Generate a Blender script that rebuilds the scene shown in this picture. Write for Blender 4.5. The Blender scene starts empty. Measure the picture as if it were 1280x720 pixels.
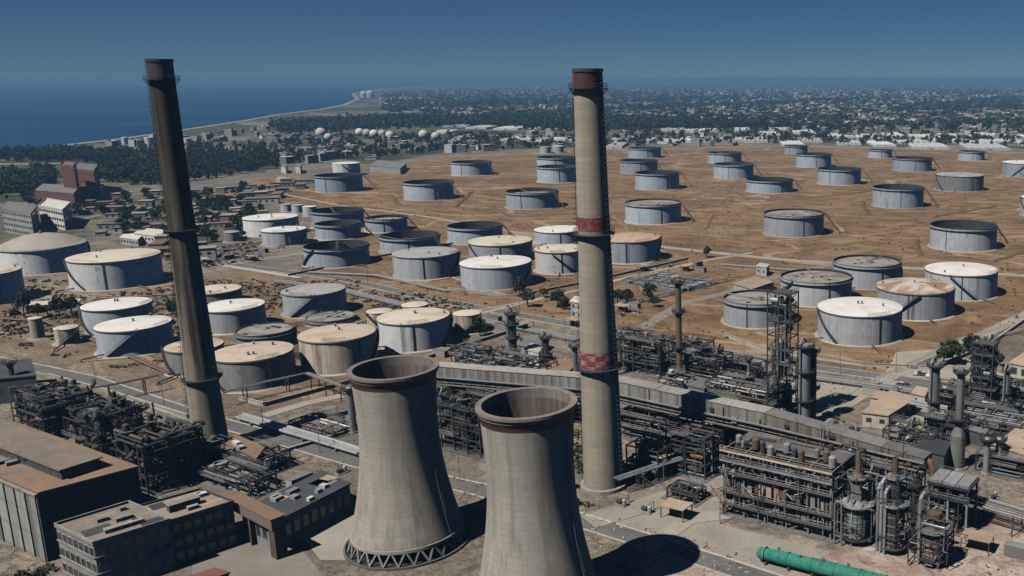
import bpy, math, random
import numpy as np
from mathutils import Vector
S = bpy.context.scene
COL = S.collection
R = math.radians
# ------------------------------------------------------------------ camera, sky, sun, exposure
F_PX, CX_PX, CY_PX, PITCH, CAM_H = 1183.0, 955.0, 360.0, R(12.5), 100.0
cd = bpy.data.cameras.new('camera')
cam = bpy.data.objects.new('camera', cd); COL.objects.link(cam)
cam.location = (0, 0, CAM_H); cam.rotation_euler = (math.pi/2 - PITCH, 0, 0)
cd.sensor_width = 36.0; cd.lens = 36.0*F_PX/1280.0
cd.shift_x = (640.0 - CX_PX)/1280.0
cd.clip_start = 1.0; cd.clip_end = 120000.0
S.camera = cam
SUN_EL, SUN_AZ = R(55.0), R(44.0)          # light travels towards +x,+y
w = bpy.data.worlds.new('World'); S.world = w; w.use_nodes = True
wn = w.node_tree; wn.nodes.clear()
sky = wn.nodes.new('ShaderNodeTexSky'); sky.sky_type = 'NISHITA'; sky.sun_disc = False
sky.sun_elevation = SUN_EL
sky.sun_rotation = math.atan2(-math.cos(SUN_AZ), -math.sin(SUN_AZ))
sky.air_density = 0.5; sky.dust_density = 0.0; sky.ozone_density = 10.0; sky.altitude = 100
tint = wn.nodes.new('ShaderNodeMix'); tint.data_type = 'RGBA'; tint.blend_type = 'MULTIPLY'
tint.inputs[0].default_value = 1.0; tint.inputs[7].default_value = (0.54, 0.65, 0.69, 1)
bg = wn.nodes.new('ShaderNodeBackground'); bg.inputs[1].default_value = 0.05
wo = wn.nodes.new('ShaderNodeOutputWorld')
wn.links.new(sky.outputs[0], tint.inputs[6]); wn.links.new(tint.outputs[2], bg.inputs[0]); wn.links.new(bg.outputs[0], wo.inputs[0])
sd = bpy.data.lights.new('sun', 'SUN'); sd.energy = 4.8; sd.angle = R(0.5); sd.color = (1.0, 0.95, 0.87)
sun = bpy.data.objects.new('sun', sd); COL.objects.link(sun)
ldir = Vector((math.cos(SUN_AZ)*math.cos(SUN_EL), math.sin(SUN_AZ)*math.cos(SUN_EL), -math.sin(SUN_EL)))
sun.rotation_euler = ldir.to_track_quat('-Z', 'Y').to_euler(); sun.location = (-200, -200, 400)
S.view_settings.view_transform = 'Standard'; S.view_settings.look = 'None'
S.view_settings.exposure = -0.08; S.view_settings.gamma = 1.0
S.cycles.use_denoising = True
S.cycles.max_bounces = 5; S.cycles.diffuse_bounces = 0; S.cycles.glossy_bounces = 2
S.cycles.volume_bounces = 0

# ------------------------------------------------------------------ helpers
def at(px, py, z=0.0):
    """The point of the plane z that the photograph's pixel looks at."""
    x = (px - CX_PX)/F_PX; y = -(py - CY_PX)/F_PX
    d = (x, math.cos(PITCH) + y*math.sin(PITCH), -math.sin(PITCH) + y*math.cos(PITCH))
    t = (z - CAM_H)/d[2]
    return (t*d[0], t*d[1], z)
def depth(p):
    return p[1]*math.cos(PITCH) - (p[2] - CAM_H)*math.sin(PITCH)
def zfor(p, py):
    lo, hi = 0.0, 300.0
    for _ in range(40):
        m = (lo + hi)/2
        Z = p[1]*math.cos(PITCH) - (m - CAM_H)*math.sin(PITCH)
        Y = p[1]*math.sin(PITCH) + (m - CAM_H)*math.cos(PITCH)
        if CY_PX - F_PX*Y/Z > py: lo = m
        else: hi = m
    return m

class MB:
    """Collects shapes and links them as one mesh object."""
    def __init__(s): s.v = []; s.f = []
    def add(s, vs, fs):
        n = len(s.v); s.v += [tuple(p) for p in vs]; s.f += [tuple(i + n for i in f) for f in fs]; return s
    def box(s, c, size, ang=0.0):
        ca, sa = math.cos(ang), math.sin(ang); hx, hy, hz = size[0]/2, size[1]/2, size[2]/2
        vs = []
        for z in (-hz, hz):
            for x, y in ((-hx, -hy), (hx, -hy), (hx, hy), (-hx, hy)):
                vs.append((c[0] + x*ca - y*sa, c[1] + x*sa + y*ca, c[2] + z))
        return s.add(vs, [(3,2,1,0), (4,5,6,7), (0,1,5,4), (1,2,6,5), (2,3,7,6), (3,0,4,7)])
    def prism(s, poly, z0, z1):
        n = len(poly)
        vs = [(p[0], p[1], z0) for p in poly] + [(p[0], p[1], z1) for p in poly]
        return s.add(vs, [tuple(range(n-1, -1, -1)), tuple(range(n, 2*n))] + [(i, (i+1) % n, n+(i+1) % n, n+i) for i in range(n)])
    def frame_of(s, d):
        d = d.normalized(); u = d.cross(Vector((0, 0, 1)))
        if u.length < 1e-3: u = Vector((1, 0, 0))
        u.normalize(); return u, d.cross(u).normalized()
    def cyl(s, p, q, r0, r1=None, n=12, cap=True):
        p, q = Vector(p), Vector(q); r1 = r0 if r1 is None else r1
        u, w_ = s.frame_of(q - p); vs = []
        for c, r in ((p, r0), (q, r1)):
            for i in range(n):
                a = 2*math.pi*i/n; vs.append(c + u*(r*math.cos(a)) + w_*(r*math.sin(a)))
        fs = [(i, (i+1) % n, n + (i+1) % n, n + i) for i in range(n)]
        if cap: fs += [tuple(range(n-1, -1, -1)), tuple(range(n, 2*n))]
        return s.add(vs, fs)
    def beam(s, p, q, w_=0.3): return s.cyl(p, q, w_*0.7, n=4)
    def tube(s, pts, r, n=8):
        pts = [Vector(p) for p in pts]; vs = []; fs = []
        for k, p in enumerate(pts):
            a = pts[max(k-1, 0)]; b = pts[min(k+1, len(pts)-1)]
            t = ((p - a).normalized() if k else Vector()) + ((b - p).normalized() if k < len(pts)-1 else Vector())
            if t.length < 1e-4: t = b - a
            if k == 0: u, w_ = s.frame_of(t)
            else:
                tn = t.normalized(); u = (u - tn*u.dot(tn))
                if u.length < 1e-3: u, w_ = s.frame_of(t)
                u.normalize(); w_ = tn.cross(u)
            sc = 1.0 if k in (0, len(pts)-1) else 1.2
            for i in range(n):
                an = 2*math.pi*i/n; vs.append(p + u*(r*sc*math.cos(an)) + w_*(r*sc*math.sin(an)))
            if k: fs += [((k-1)*n + i, (k-1)*n + (i+1) % n, k*n + (i+1) % n, k*n + i) for i in range(n)]
        fs += [tuple(range(n-1, -1, -1)), tuple(range(len(vs)-n, len(vs)))]
        return s.add(vs, fs)
    def lathe(s, prof, n=48, c=(0, 0, 0), close_top=False, close_bottom=False):
        vs = [(c[0] + r*math.cos(2*math.pi*i/n), c[1] + r*math.sin(2*math.pi*i/n), c[2] + z) for r, z in prof for i in range(n)]
        fs = [(k*n + i, k*n + (i+1) % n, (k+1)*n + (i+1) % n, (k+1)*n + i) for k in range(len(prof)-1) for i in range(n)]
        m = len(prof) - 1
        if close_top: fs.append(tuple(range(m*n, (m+1)*n)))
        if close_bottom: fs.append(tuple(range(n-1, -1, -1)))
        return s.add(vs, fs)
    def build(s, name, m, parent=None, smooth=False, loc=None):
        me = bpy.data.meshes.new(name); me.from_pydata(s.v, [], s.f); me.validate(); me.update()
        if smooth: me.polygons.foreach_set('use_smooth', [True]*len(me.polygons))
        me.materials.append(m)
        o = bpy.data.objects.new(name, me); COL.objects.link(o)
        if parent: o.parent = parent
        if loc: o.location = loc
        return o
def tag(o, label, cat, group=None, kind=None):
    o['label'] = label; o['category'] = cat
    if group: o['group'] = group
    if kind: o['kind'] = kind
    return o
def thing(name, label, cat, loc=(0, 0, 0), rz=0.0, group=None):
    o = bpy.data.objects.new(name, None); COL.objects.link(o)
    o.location = loc; o.rotation_euler = (0, 0, rz); o.empty_display_size = 0.5
    return tag(o, label, cat, group)
def setting(o, kind='structure'):
    o['kind'] = kind; return o
def dup(root, loc, rz=0.0, scale=None, label=None, group=None):
    r = root.copy(); COL.objects.link(r); r.location = loc; r.rotation_euler = (0, 0, rz)
    if scale: r.scale = scale
    if label: r['label'] = label
    if group: r['group'] = group
    for ch in list(root.children):
        c = ch.copy(); COL.objects.link(c); c.parent = r
        for g in list(ch.children):
            d = g.copy(); COL.objects.link(d); d.parent = c
    return r

# ------------------------------------------------------------------ materials
class N:
    def __init__(s, name):
        s.m = bpy.data.materials.new(name); s.m.use_nodes = True; s.t = s.m.node_tree; s.t.nodes.clear()
        s.out = s.t.nodes.new('ShaderNodeOutputMaterial'); s.b = s.t.nodes.new('ShaderNodeBsdfPrincipled')
        s.t.links.new(s.b.outputs[0], s.out.inputs[0]); s.b.inputs['Specular IOR Level'].default_value = 0.25
    def put(s, sock, val):
        if isinstance(val, bpy.types.NodeSocket): s.t.links.new(val, sock)
        elif isinstance(val, (tuple, list)) and len(val) == 3 and sock.type == 'RGBA': sock.default_value = (*val, 1)
        else: sock.default_value = val
    def node(s, typ, **kw):
        n = s.t.nodes.new(typ)
        for k, v in kw.items(): setattr(n, k, v)
        return n
    def math(s, op, a, b=0.0, c=0.0, clamp=False):
        n = s.node('ShaderNodeMath', operation=op, use_clamp=clamp)
        s.put(n.inputs[0], a); s.put(n.inputs[1], b); s.put(n.inputs[2], c); return n.outputs[0]
    def mix(s, f, a, b, mode='MIX'):
        n = s.node('ShaderNodeMix', data_type='RGBA', blend_type=mode)
        s.put(n.inputs[0], f); s.put(n.inputs[6], a); s.put(n.inputs[7], b); return n.outputs[2]
    def ramp(s, f, lo, hi):
        n = s.node('ShaderNodeMapRange'); n.clamp = True
        s.put(n.inputs[0], f); n.inputs[1].default_value = lo; n.inputs[2].default_value = hi; return n.outputs[0]
    def pos(s): return s.node('ShaderNodeNewGeometry').outputs['Position']
    def obj(s): return s.node('ShaderNodeTexCoord').outputs['Object']
    def rand(s): return s.node('ShaderNodeObjectInfo').outputs['Random']
    def scale(s, v, sc):
        n = s.node('ShaderNodeVectorMath', operation='MULTIPLY'); s.put(n.inputs[0], v); n.inputs[1].default_value = sc; return n.outputs[0]
    def noise(s, v, sc, det=4.0, rough=0.55, dist=0.0):
        n = s.node('ShaderNodeTexNoise'); s.put(n.inputs['Vector'], v)
        n.inputs['Scale'].default_value = sc; n.inputs['Detail'].default_value = det; n.inputs['Roughness'].default_value = rough
        n.inputs['Distortion'].default_value = dist; return n.outputs['Fac']
    def voro(s, v, sc, out='Color'):
        n = s.node('ShaderNodeTexVoronoi'); s.put(n.inputs['Vector'], v); n.inputs['Scale'].default_value = sc; return n.outputs[out]
    def sep(s, v):
        n = s.node('ShaderNodeSeparateXYZ'); s.put(n.inputs[0], v); return n.outputs
    def bump(s, h, st=0.4, d=0.3):
        n = s.node('ShaderNodeBump'); s.put(n.inputs['Height'], h); n.inputs['Strength'].default_value = st; n.inputs['Distance'].default_value = d
        s.t.links.new(n.outputs[0], s.b.inputs['Normal'])
    def finish(s, col, rough=0.8, metal=0.0):
        s.put(s.b.inputs['Base Color'], col); s.put(s.b.inputs['Roughness'], rough); s.b.inputs['Metallic'].default_value = metal; return s.m
def k3(c, k): return tuple(min(1.0, x*k) for x in c)
def paint(name, c, stain=None, var=0.22, sc=0.25, st_lo=0.5, st_hi=0.75, streak=True, rough=0.7, metal=0.0, rv=0.25):
    """Weathered paint, steel or concrete: two sizes of mottling, run-down stains, a tone of its own per object."""
    n = N(name); p = n.pos()
    a = n.noise(p, sc, 5); b = n.noise(p, sc*9, 3)
    f = n.math('ADD', n.math('MULTIPLY', a, 0.65), n.math('MULTIPLY', b, 0.35))
    col = n.mix(n.ramp(f, 0.33, 0.67), k3(c, 1-var), k3(c, 1+var))
    if stain:
        v = n.scale(p, (1.6, 1.6, 0.09)) if streak else p
        col = n.mix(n.math('MULTIPLY', n.ramp(n.noise(v, 0.55 if streak else sc*2, 6, 0.65), st_lo, st_hi), 0.75), col, stain)
    r = n.math('ADD', n.math('MULTIPLY', n.rand(), 2*rv), 1-rv)
    g = n.node('ShaderNodeCombineColor'); [n.put(g.inputs[i], r) for i in range(3)]
    col = n.mix(1.0, col, g.outputs[0], 'MULTIPLY')
    return n.finish(col, rough, metal)
RUST = (0.16, 0.075, 0.035)
M = {}
M['steel_grey']  = paint('galvanised steel', (0.26, 0.27, 0.28), RUST, rough=0.55)
M['steel_dark']  = paint('dark sooty steel', (0.055, 0.055, 0.058), (0.02, 0.02, 0.02), rough=0.6)
M['steel_rust']  = paint('rusty steel', (0.19, 0.11, 0.07), (0.06, 0.04, 0.03), rough=0.8)
M['steel_brown'] = paint('brown primed steel', (0.13, 0.095, 0.075), RUST, rough=0.75)
M['insul']       = paint('dull aluminium cladding', (0.36, 0.37, 0.38), (0.12, 0.11, 0.1), rough=0.45, metal=0.3)
M['white_metal'] = paint('white painted metal', (0.62, 0.61, 0.58), (0.3, 0.22, 0.15), rough=0.6)
M['blue_metal']  = paint('blue grey painted metal', (0.175, 0.20, 0.225), RUST, rough=0.6)
M['green_metal'] = paint('green grey painted metal', (0.21, 0.235, 0.225), RUST, rough=0.6)
M['cream_metal'] = paint('cream painted metal', (0.52, 0.46, 0.33), (0.2, 0.14, 0.09), rough=0.7)
M['grating']     = paint('steel grating', (0.12, 0.115, 0.11), RUST, rough=0.8, streak=False)
M['conc']        = paint('grey concrete', (0.33, 0.31, 0.28), (0.15, 0.14, 0.12), sc=0.12)
M['conc_dark']   = paint('dark dirty concrete', (0.15, 0.145, 0.14), (0.06, 0.055, 0.05), sc=0.12)
M['kerb']        = paint('pale kerb concrete', (0.42, 0.39, 0.34), (0.2, 0.17, 0.13), sc=0.12, streak=False)
M['roof_tan']    = paint('dusty tan roof felt', (0.40, 0.31, 0.23), (0.22, 0.15, 0.1), streak=False, sc=0.15)
M['roof_brown']  = paint('dusty brown roof', (0.26, 0.175, 0.12), (0.13, 0.085, 0.06), streak=False, sc=0.12)
M['roof_grey']   = paint('grey felt roof', (0.19, 0.185, 0.18), (0.1, 0.09, 0.08), streak=False, sc=0.15)
M['roof_dark']   = paint('dark bitumen roof', (0.07, 0.075, 0.085), (0.04, 0.04, 0.04), streak=False, sc=0.15)
M['roof_white']  = paint('white roof', (0.62, 0.6, 0.56), (0.35, 0.3, 0.25), streak=False, sc=0.2)
M['wall_cream']  = paint('cream rendered wall', (0.5, 0.46, 0.38), (0.25, 0.21, 0.16))
M['wall_white']  = paint('white rendered wall', (0.62, 0.61, 0.59), (0.33, 0.3, 0.26))
M['wall_grey']   = paint('grey rendered wall', (0.3, 0.3, 0.3), (0.14, 0.13, 0.12))
M['wall_dark']   = paint('dark grey cladding', (0.10, 0.108, 0.12), (0.05, 0.05, 0.05))
M['wall_red']    = paint('red brick wall', (0.20, 0.082, 0.072), (0.11, 0.06, 0.05))
M['wall_pink']   = paint('dusty pink wall', (0.36, 0.22, 0.18), (0.2, 0.14, 0.1))
M['trunk']       = paint('bark', (0.10, 0.075, 0.055))
M['teal']        = paint('teal painted steel', (0.025, 0.23, 0.175), (0.13, 0.17, 0.125), var=0.4, rough=0.85, streak=False, st_lo=0.48, st_hi=0.62, sc=0.5)
M['red_worn']    = paint('worn red paint', (0.21, 0.045, 0.045), (0.27, 0.17, 0.145), rv=0.1, streak=False, st_lo=0.5, st_hi=0.6, sc=0.5)
M['red_dark']    = paint('dark oxide red paint', (0.085, 0.036, 0.032), (0.06, 0.048, 0.042), rv=0.1, sc=0.6)
def glass():
    n = N('window glass'); n.b.inputs['Specular IOR Level'].default_value = 0.5
    return n.finish(n.mix(n.voro(n.pos(), 0.8, 'Distance'), (0.02, 0.025, 0.03), (0.05, 0.06, 0.07)), 0.15)
M['glass'] = glass()
def corrugated(name, c, stain, pitch=1.6):
    n = N(name); p = n.obj(); x = n.sep(p)
    seam = n.math('SINE', n.math('MULTIPLY', n.math('ADD', x[0], x[1]), 2*math.pi/pitch))
    hl = n.math('LESS_THAN', n.math('FRACT', n.math('DIVIDE', x[2], 1.75 if pitch < 3 else 5.2)), 0.1)
    a = n.noise(n.scale(n.pos(), (1, 1, 0.12)), 0.5, 5)
    col = n.mix(n.ramp(a, 0.35, 0.7), c, stain)
    col = n.mix(n.ramp(seam, 0.8, 1.0), col, k3(c, 0.42)); col = n.mix(n.math('MULTIPLY', hl, 0.55), col, k3(c, 0.5))
    n.bump(seam, 0.5, 0.2); return n.finish(col, 0.7)
M['clad_green'] = corrugated('green grey panel cladding', (0.40, 0.42, 0.37), (0.25, 0.255, 0.21), 6.0)
M['clad_dark']  = corrugated('dark ribbed cladding', (0.10, 0.107, 0.118), (0.065, 0.068, 0.075), 2.0)
M['clad_gallery'] = corrugated('weathered gallery cladding', (0.31, 0.31, 0.30), (0.19, 0.155, 0.13), 1.9)
M['clad_rust']  = corrugated('rusty gallery cladding', (0.25, 0.225, 0.20), (0.14, 0.105, 0.085), 1.9)
def shell_paint(name, c, stain, amt=0.5, seam=0.82):
    """Tank plate: welded courses and plates, run-down streaks."""
    n = N(name); p = n.obj(); x = n.sep(p)
    ang = n.math('MULTIPLY', n.math('ARCTAN2', x[1], x[0]), 9.0)
    course = n.math('DIVIDE', x[2], 2.4)
    g = n.node('ShaderNodeCombineXYZ'); n.put(g.inputs[0], n.math('FLOOR', n.math('ADD', ang, n.math('MULTIPLY', n.math('FLOOR', course), 0.37)))); n.put(g.inputs[1], n.math('FLOOR', course))
    wn_ = n.node('ShaderNodeTexWhiteNoise'); n.put(wn_.inputs[0], g.outputs[0])
    col = n.mix(wn_.outputs[0], k3(c, 0.90), k3(c, 1.07)); col = n.mix(n.math('GREATER_THAN', wn_.outputs[0], 0.95), col, k3(c, 0.7))
    st = n.noise(n.scale(n.pos(), (1.2, 1.2, 0.05)), 0.5, 6, 0.65)
    col = n.mix(n.math('MULTIPLY', n.ramp(st, 0.46, 0.66), amt), col, stain)
    rn = n.noise(n.scale(n.pos(), (0.9, 0.9, 0.02)), 0.35, 3, 0.5); col = n.mix(n.math('MULTIPLY', n.math('MULTIPLY', n.ramp(rn, 0.60, 0.66), n.ramp(n.noise(n.pos(), 0.25, 3), 0.45, 0.6)), 0.6), col, (0.16, 0.10, 0.07))
    big = n.noise(n.pos(), 0.06, 4)
    col = n.mix(n.math('MULTIPLY', n.ramp(big, 0.45, 0.7), 0.4*amt + 0.1), col, k3(c, 0.72))
    fr = n.math('FRACT', course)
    col = n.mix(n.math('MULTIPLY', n.math('LESS_THAN', fr, 0.06), 0.5), col, k3(c, seam))
    r = n.math('ADD', n.math('MULTIPLY', n.rand(), 0.4), 0.8)
    cc = n.node('ShaderNodeCombineColor'); [n.put(cc.inputs[i], r) for i in range(3)]
    return n.finish(n.mix(1.0, col, cc.outputs[0], 'MULTIPLY'), 0.6)
M['sh_grey']  = shell_paint('grey tank plate', (0.46, 0.485, 0.515), (0.27, 0.26, 0.25))
M['sh_blue']  = shell_paint('blue grey tank plate', (0.45, 0.505, 0.56), (0.28, 0.28, 0.29))
M['sh_dark']  = shell_paint('dull dark grey tank plate', (0.28, 0.285, 0.28), (0.15, 0.14, 0.13), 0.6)
M['sh_white'] = shell_paint('white tank plate', (0.74, 0.75, 0.76), (0.50, 0.48, 0.45), 0.35)
M['sh_cream'] = shell_paint('streaked cream tank plate', (0.56, 0.50, 0.40), (0.17, 0.13, 0.10), 0.95)
def roof_paint(name, c, stain, lo=0.5, hi=0.68, amt=0.8):
    n = N(name); p = n.obj(); x = n.sep(p)
    seg = n.math('FLOOR', n.math('MULTIPLY', n.math('ARCTAN2', x[1], x[0]), 3.2))
    ln = n.node('ShaderNodeVectorMath', operation='LENGTH'); n.put(ln.inputs[0], n.scale(p, (1, 1, 0)))
    g = n.node('ShaderNodeCombineXYZ'); n.put(g.inputs[0], seg); n.put(g.inputs[1], n.math('FLOOR', n.math('DIVIDE', ln.outputs['Value'], 4.5)))
    wn_ = n.node('ShaderNodeTexWhiteNoise'); n.put(wn_.inputs[0], g.outputs[0])
    col = n.mix(wn_.outputs[0], k3(c, 0.94), k3(c, 1.05))
    col = n.mix(n.math('MULTIPLY', n.ramp(n.noise(n.pos(), 0.10, 6, 0.62, 0.8), lo, hi), amt), col, stain)
    col = n.mix(n.math('MULTIPLY', n.ramp(n.noise(n.pos(), 0.9, 4, 0.7), 0.55, 0.7), 0.35), col, k3(stain, 0.8))
    return n.finish(col, 0.75)
M['rf_white']  = roof_paint('white tank roof', (0.74, 0.72, 0.69), (0.58, 0.51, 0.43))
M['rf_tan']    = roof_paint('sandy tank roof', (0.56, 0.47, 0.38), (0.40, 0.28, 0.19))
M['rf_cream']  = roof_paint('cream dusted tank roof', (0.64, 0.57, 0.48), (0.50, 0.38, 0.27))
M['rf_orange'] = roof_paint('orange rusted tank roof', (0.52, 0.38, 0.28), (0.42, 0.22, 0.12))
M['rf_rust']   = roof_paint('rust blotched pale tank roof', (0.58, 0.52, 0.46), (0.33, 0.19, 0.12), 0.44, 0.58, 0.95)
M['rf_grey']   = roof_paint('grey tank roof', (0.40, 0.385, 0.37), (0.27, 0.24, 0.21))
M['rf_dome']   = roof_paint('grey brown dome roof', (0.40, 0.37, 0.32), (0.31, 0.265, 0.215), 0.45, 0.7, 0.7)
M['rf_float']  = roof_paint('dusty floating roof deck', (0.33, 0.31, 0.28), (0.16, 0.13, 0.11), 0.46, 0.6, 0.85)
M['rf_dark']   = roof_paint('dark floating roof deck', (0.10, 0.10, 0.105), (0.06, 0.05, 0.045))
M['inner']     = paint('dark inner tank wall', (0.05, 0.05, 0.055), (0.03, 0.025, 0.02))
M['rim']       = paint('dark wind girder', (0.15, 0.155, 0.165), RUST)
M['footing']   = paint('pale tank footing', (0.40, 0.36, 0.31), (0.25, 0.2, 0.15), streak=False)
def tower_concrete(name, c, lift, ribs, soot=None, dirt=0.5):
    n = N(name); p = n.obj(); x = n.sep(p); wp = n.pos()
    ang = n.math('ARCTAN2', x[1], x[0])
    fz = n.math('FRACT', n.math('DIVIDE', x[2], lift)); fa = n.math('FRACT', n.math('MULTIPLY', ang, ribs/(2*math.pi)))
    g = n.node('ShaderNodeCombineXYZ'); n.put(g.inputs[0], n.math('FLOOR', n.math('MULTIPLY', ang, ribs/(2*math.pi)))); n.put(g.inputs[1], n.math('FLOOR', n.math('DIVIDE', x[2], lift)))
    wn_ = n.node('ShaderNodeTexWhiteNoise'); n.put(wn_.inputs[0], g.outputs[0])
    g2 = n.node('ShaderNodeCombineXYZ'); n.put(g2.inputs[1], n.math('FLOOR', n.math('DIVIDE', x[2], lift)))
    wn2 = n.node('ShaderNodeTexWhiteNoise'); n.put(wn2.inputs[0], g2.outputs[0])
    col = n.mix(n.math('ADD', n.math('MULTIPLY', wn_.outputs[0], 0.55), n.math('MULTIPLY', wn2.outputs[0], 0.45)), k3(c, 0.88), k3(c, 1.1))
    line = n.math('MAXIMUM', n.math('LESS_THAN', fz, 0.07), n.math('MULTIPLY', n.math('LESS_THAN', fa, 0.06), 0.7))
    col = n.mix(n.math('MULTIPLY', line, 0.5), col, k3(c, 0.5))
    st = n.noise(n.scale(wp, (1, 1, 0.035)), 0.5, 6, 0.65)
    col = n.mix(n.math('MULTIPLY', n.ramp(st, 0.45, 0.70), dirt), col, k3(c, 0.45))
    col = n.mix(n.math('MULTIPLY', n.ramp(n.noise(wp, 0.05, 5), 0.45, 0.7), 0.3), col, (c[0]*0.8, c[1]*0.75, c[2]*0.62))
    if soot:
        lo, hi, sc_ = soot
        h = n.math('ADD', x[2], n.math('MULTIPLY', n.math('SUBTRACT', n.noise(n.scale(wp, (0.5, 0.5, 0.04)), 0.8, 5, 0.6), 0.5), 60.0))
        sk = n.math('MULTIPLY', n.ramp(n.noise(n.scale(wp, (1.3, 1.3, 0.018)), 0.6, 4, 0.6), 0.44, 0.56), n.ramp(h, lo+6, lo+22))
        col = n.mix(n.math('MULTIPLY', n.ramp(h, lo, hi), 0.85), col, sc_)
        col = n.mix(n.math('MULTIPLY', sk, 0.8), col, (0.022, 0.018, 0.016))
    n.bump(st, 0.15, 0.2)
    return n.finish(col, 0.9)
M['tower'] = tower_concrete('cooling tower concrete', (0.40, 0.37, 0.31), 1.25, 72, dirt=0.75)
M['rim_conc'] = paint('weathered rim concrete', (0.20, 0.175, 0.155), (0.09, 0.075, 0.07))
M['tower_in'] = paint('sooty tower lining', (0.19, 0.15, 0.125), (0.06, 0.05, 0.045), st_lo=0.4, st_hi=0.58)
M['chimney'] = tower_concrete('chimney concrete', (0.38, 0.34, 0.27), 1.5, 16, dirt=0.35)
M['chimney_soot'] = tower_concrete('sooty chimney concrete', (0.33, 0.285, 0.215), 1.5, 16, soot=(12, 82, (0.032, 0.025, 0.02)), dirt=0.75)
def leafy(name, c, c2):
    n = N(name)
    f = n.math('ADD', n.math('MULTIPLY', n.noise(n.pos(), 0.35, 4), 0.5), n.math('MULTIPLY', n.noise(n.pos(), 0.045, 4), 0.5)); g = n.rand()
    col = n.mix(n.ramp(f, 0.40, 0.60), c, c2)
    r = n.math('ADD', n.math('MULTIPLY', g, 0.5), 0.75)
    cc = n.node('ShaderNodeCombineColor'); [n.put(cc.inputs[i], r) for i in range(3)]
    return n.finish(n.mix(1.0, col, cc.outputs[0], 'MULTIPLY'), 0.8)
M['leaf'] = leafy('tree foliage', (0.028, 0.042, 0.018), (0.06, 0.072, 0.033))
M['leaf_dark'] = leafy('dark wood foliage', (0.022, 0.036, 0.020), (0.05, 0.066, 0.034))
M['leaf_dry'] = leafy('dry scrub foliage', (0.07, 0.065, 0.035), (0.13, 0.105, 0.06))
def town_paint():
    n = N('far town walls')
    v = n.voro(n.scale(n.pos(), (1, 1, 0.0)), 0.07)
    f = n.sep(v)
    col = n.mix(f[0], (0.50, 0.48, 0.44), (0.22, 0.2, 0.18)); col = n.mix(n.ramp(f[1], 0.72, 0.74), col, (0.75, 0.74, 0.72))
    col = n.mix(n.ramp(f[2], 0.85, 0.87), col, (0.4, 0.2, 0.14)); return n.finish(col, 0.8)
M['town'] = town_paint()
def house_paint():
    n = N('house render'); r = n.rand()
    f = n.node('ShaderNodeTexWhiteNoise', noise_dimensions='1D'); n.put(f.inputs[1], r)
    col = n.mix(f.outputs[0], (0.42, 0.40, 0.37), (0.19, 0.175, 0.16)); col = n.mix(n.ramp(r, 0.86, 0.88), col, (0.62, 0.61, 0.59))
    col = n.mix(n.math('MULTIPLY', n.ramp(n.noise(n.pos(), 0.4, 4), 0.45, 0.7), 0.35), col, (0.2, 0.18, 0.15)); return n.finish(col, 0.8)
M['house'] = house_paint()
def car_paint():
    n = N('car paint'); r = n.rand()
    f = n.node('ShaderNodeTexWhiteNoise', noise_dimensions='1D'); n.put(f.inputs[1], r)
    col = n.mix(n.ramp(r, 0.5, 0.52), (0.55, 0.55, 0.54), (0.12, 0.12, 0.13)); col = n.mix(n.ramp(f.outputs[0], 0.8, 0.82), col, (0.25, 0.05, 0.04)); return n.finish(col, 0.35)
M['car'] = car_paint()
M['poly'] = paint('white polythene sheeting', (0.70, 0.70, 0.67), (0.46, 0.46, 0.42), rough=0.5, streak=False)
M['tyre'] = paint('tyre rubber', (0.03, 0.03, 0.03))
# ------------------------------------------------------------------ ground, sea, roads, haze
def inside(poly, x, y):
    """Which of the points lie inside the polygon (numpy, even-odd)."""
    r = np.zeros(x.shape, bool); n = len(poly)
    for i in range(n):
        (x0, y0), (x1, y1) = poly[i][:2], poly[(i+1) % n][:2]
        if y0 == y1: continue
        c = ((y0 > y) != (y1 > y)) & (x < (x1-x0)*(y-y0)/(y1-y0) + x0); r ^= c
    return r
def pxpoly(*pts): return [at(*p) for p in pts]
FIELD = pxpoly((255,240),(340,222),(400,236),(470,215),(560,195),(680,190),(900,181),(1280,192),(1480,196),(1480,420),(1215,420),(1120,472),(1000,458),(760,412),(640,388),(560,374),(440,350),(385,322),(400,300),(440,262),(350,255))
LEFTF = pxpoly((-60,350),(110,352),(250,345),(330,335),(470,350),(600,380),(600,470),(440,500),(300,520),(200,480),(40,440),(-60,430))
GREEN = pxpoly((-200,260),(60,252),(200,228),(330,212),(400,205),(470,205),(560,190),(900,178),(1280,188),(1600,190),(1600,108),(300,108),(-200,180))
QUARTER = pxpoly((-100,262),(60,255),(200,236),(330,230),(400,240),(350,256),(330,300),(240,332),(120,300),(-100,345))
DUST = pxpoly((890,655),(1050,690),(1290,640),(1400,700),(1300,800),(850,800),(800,650))
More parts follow.
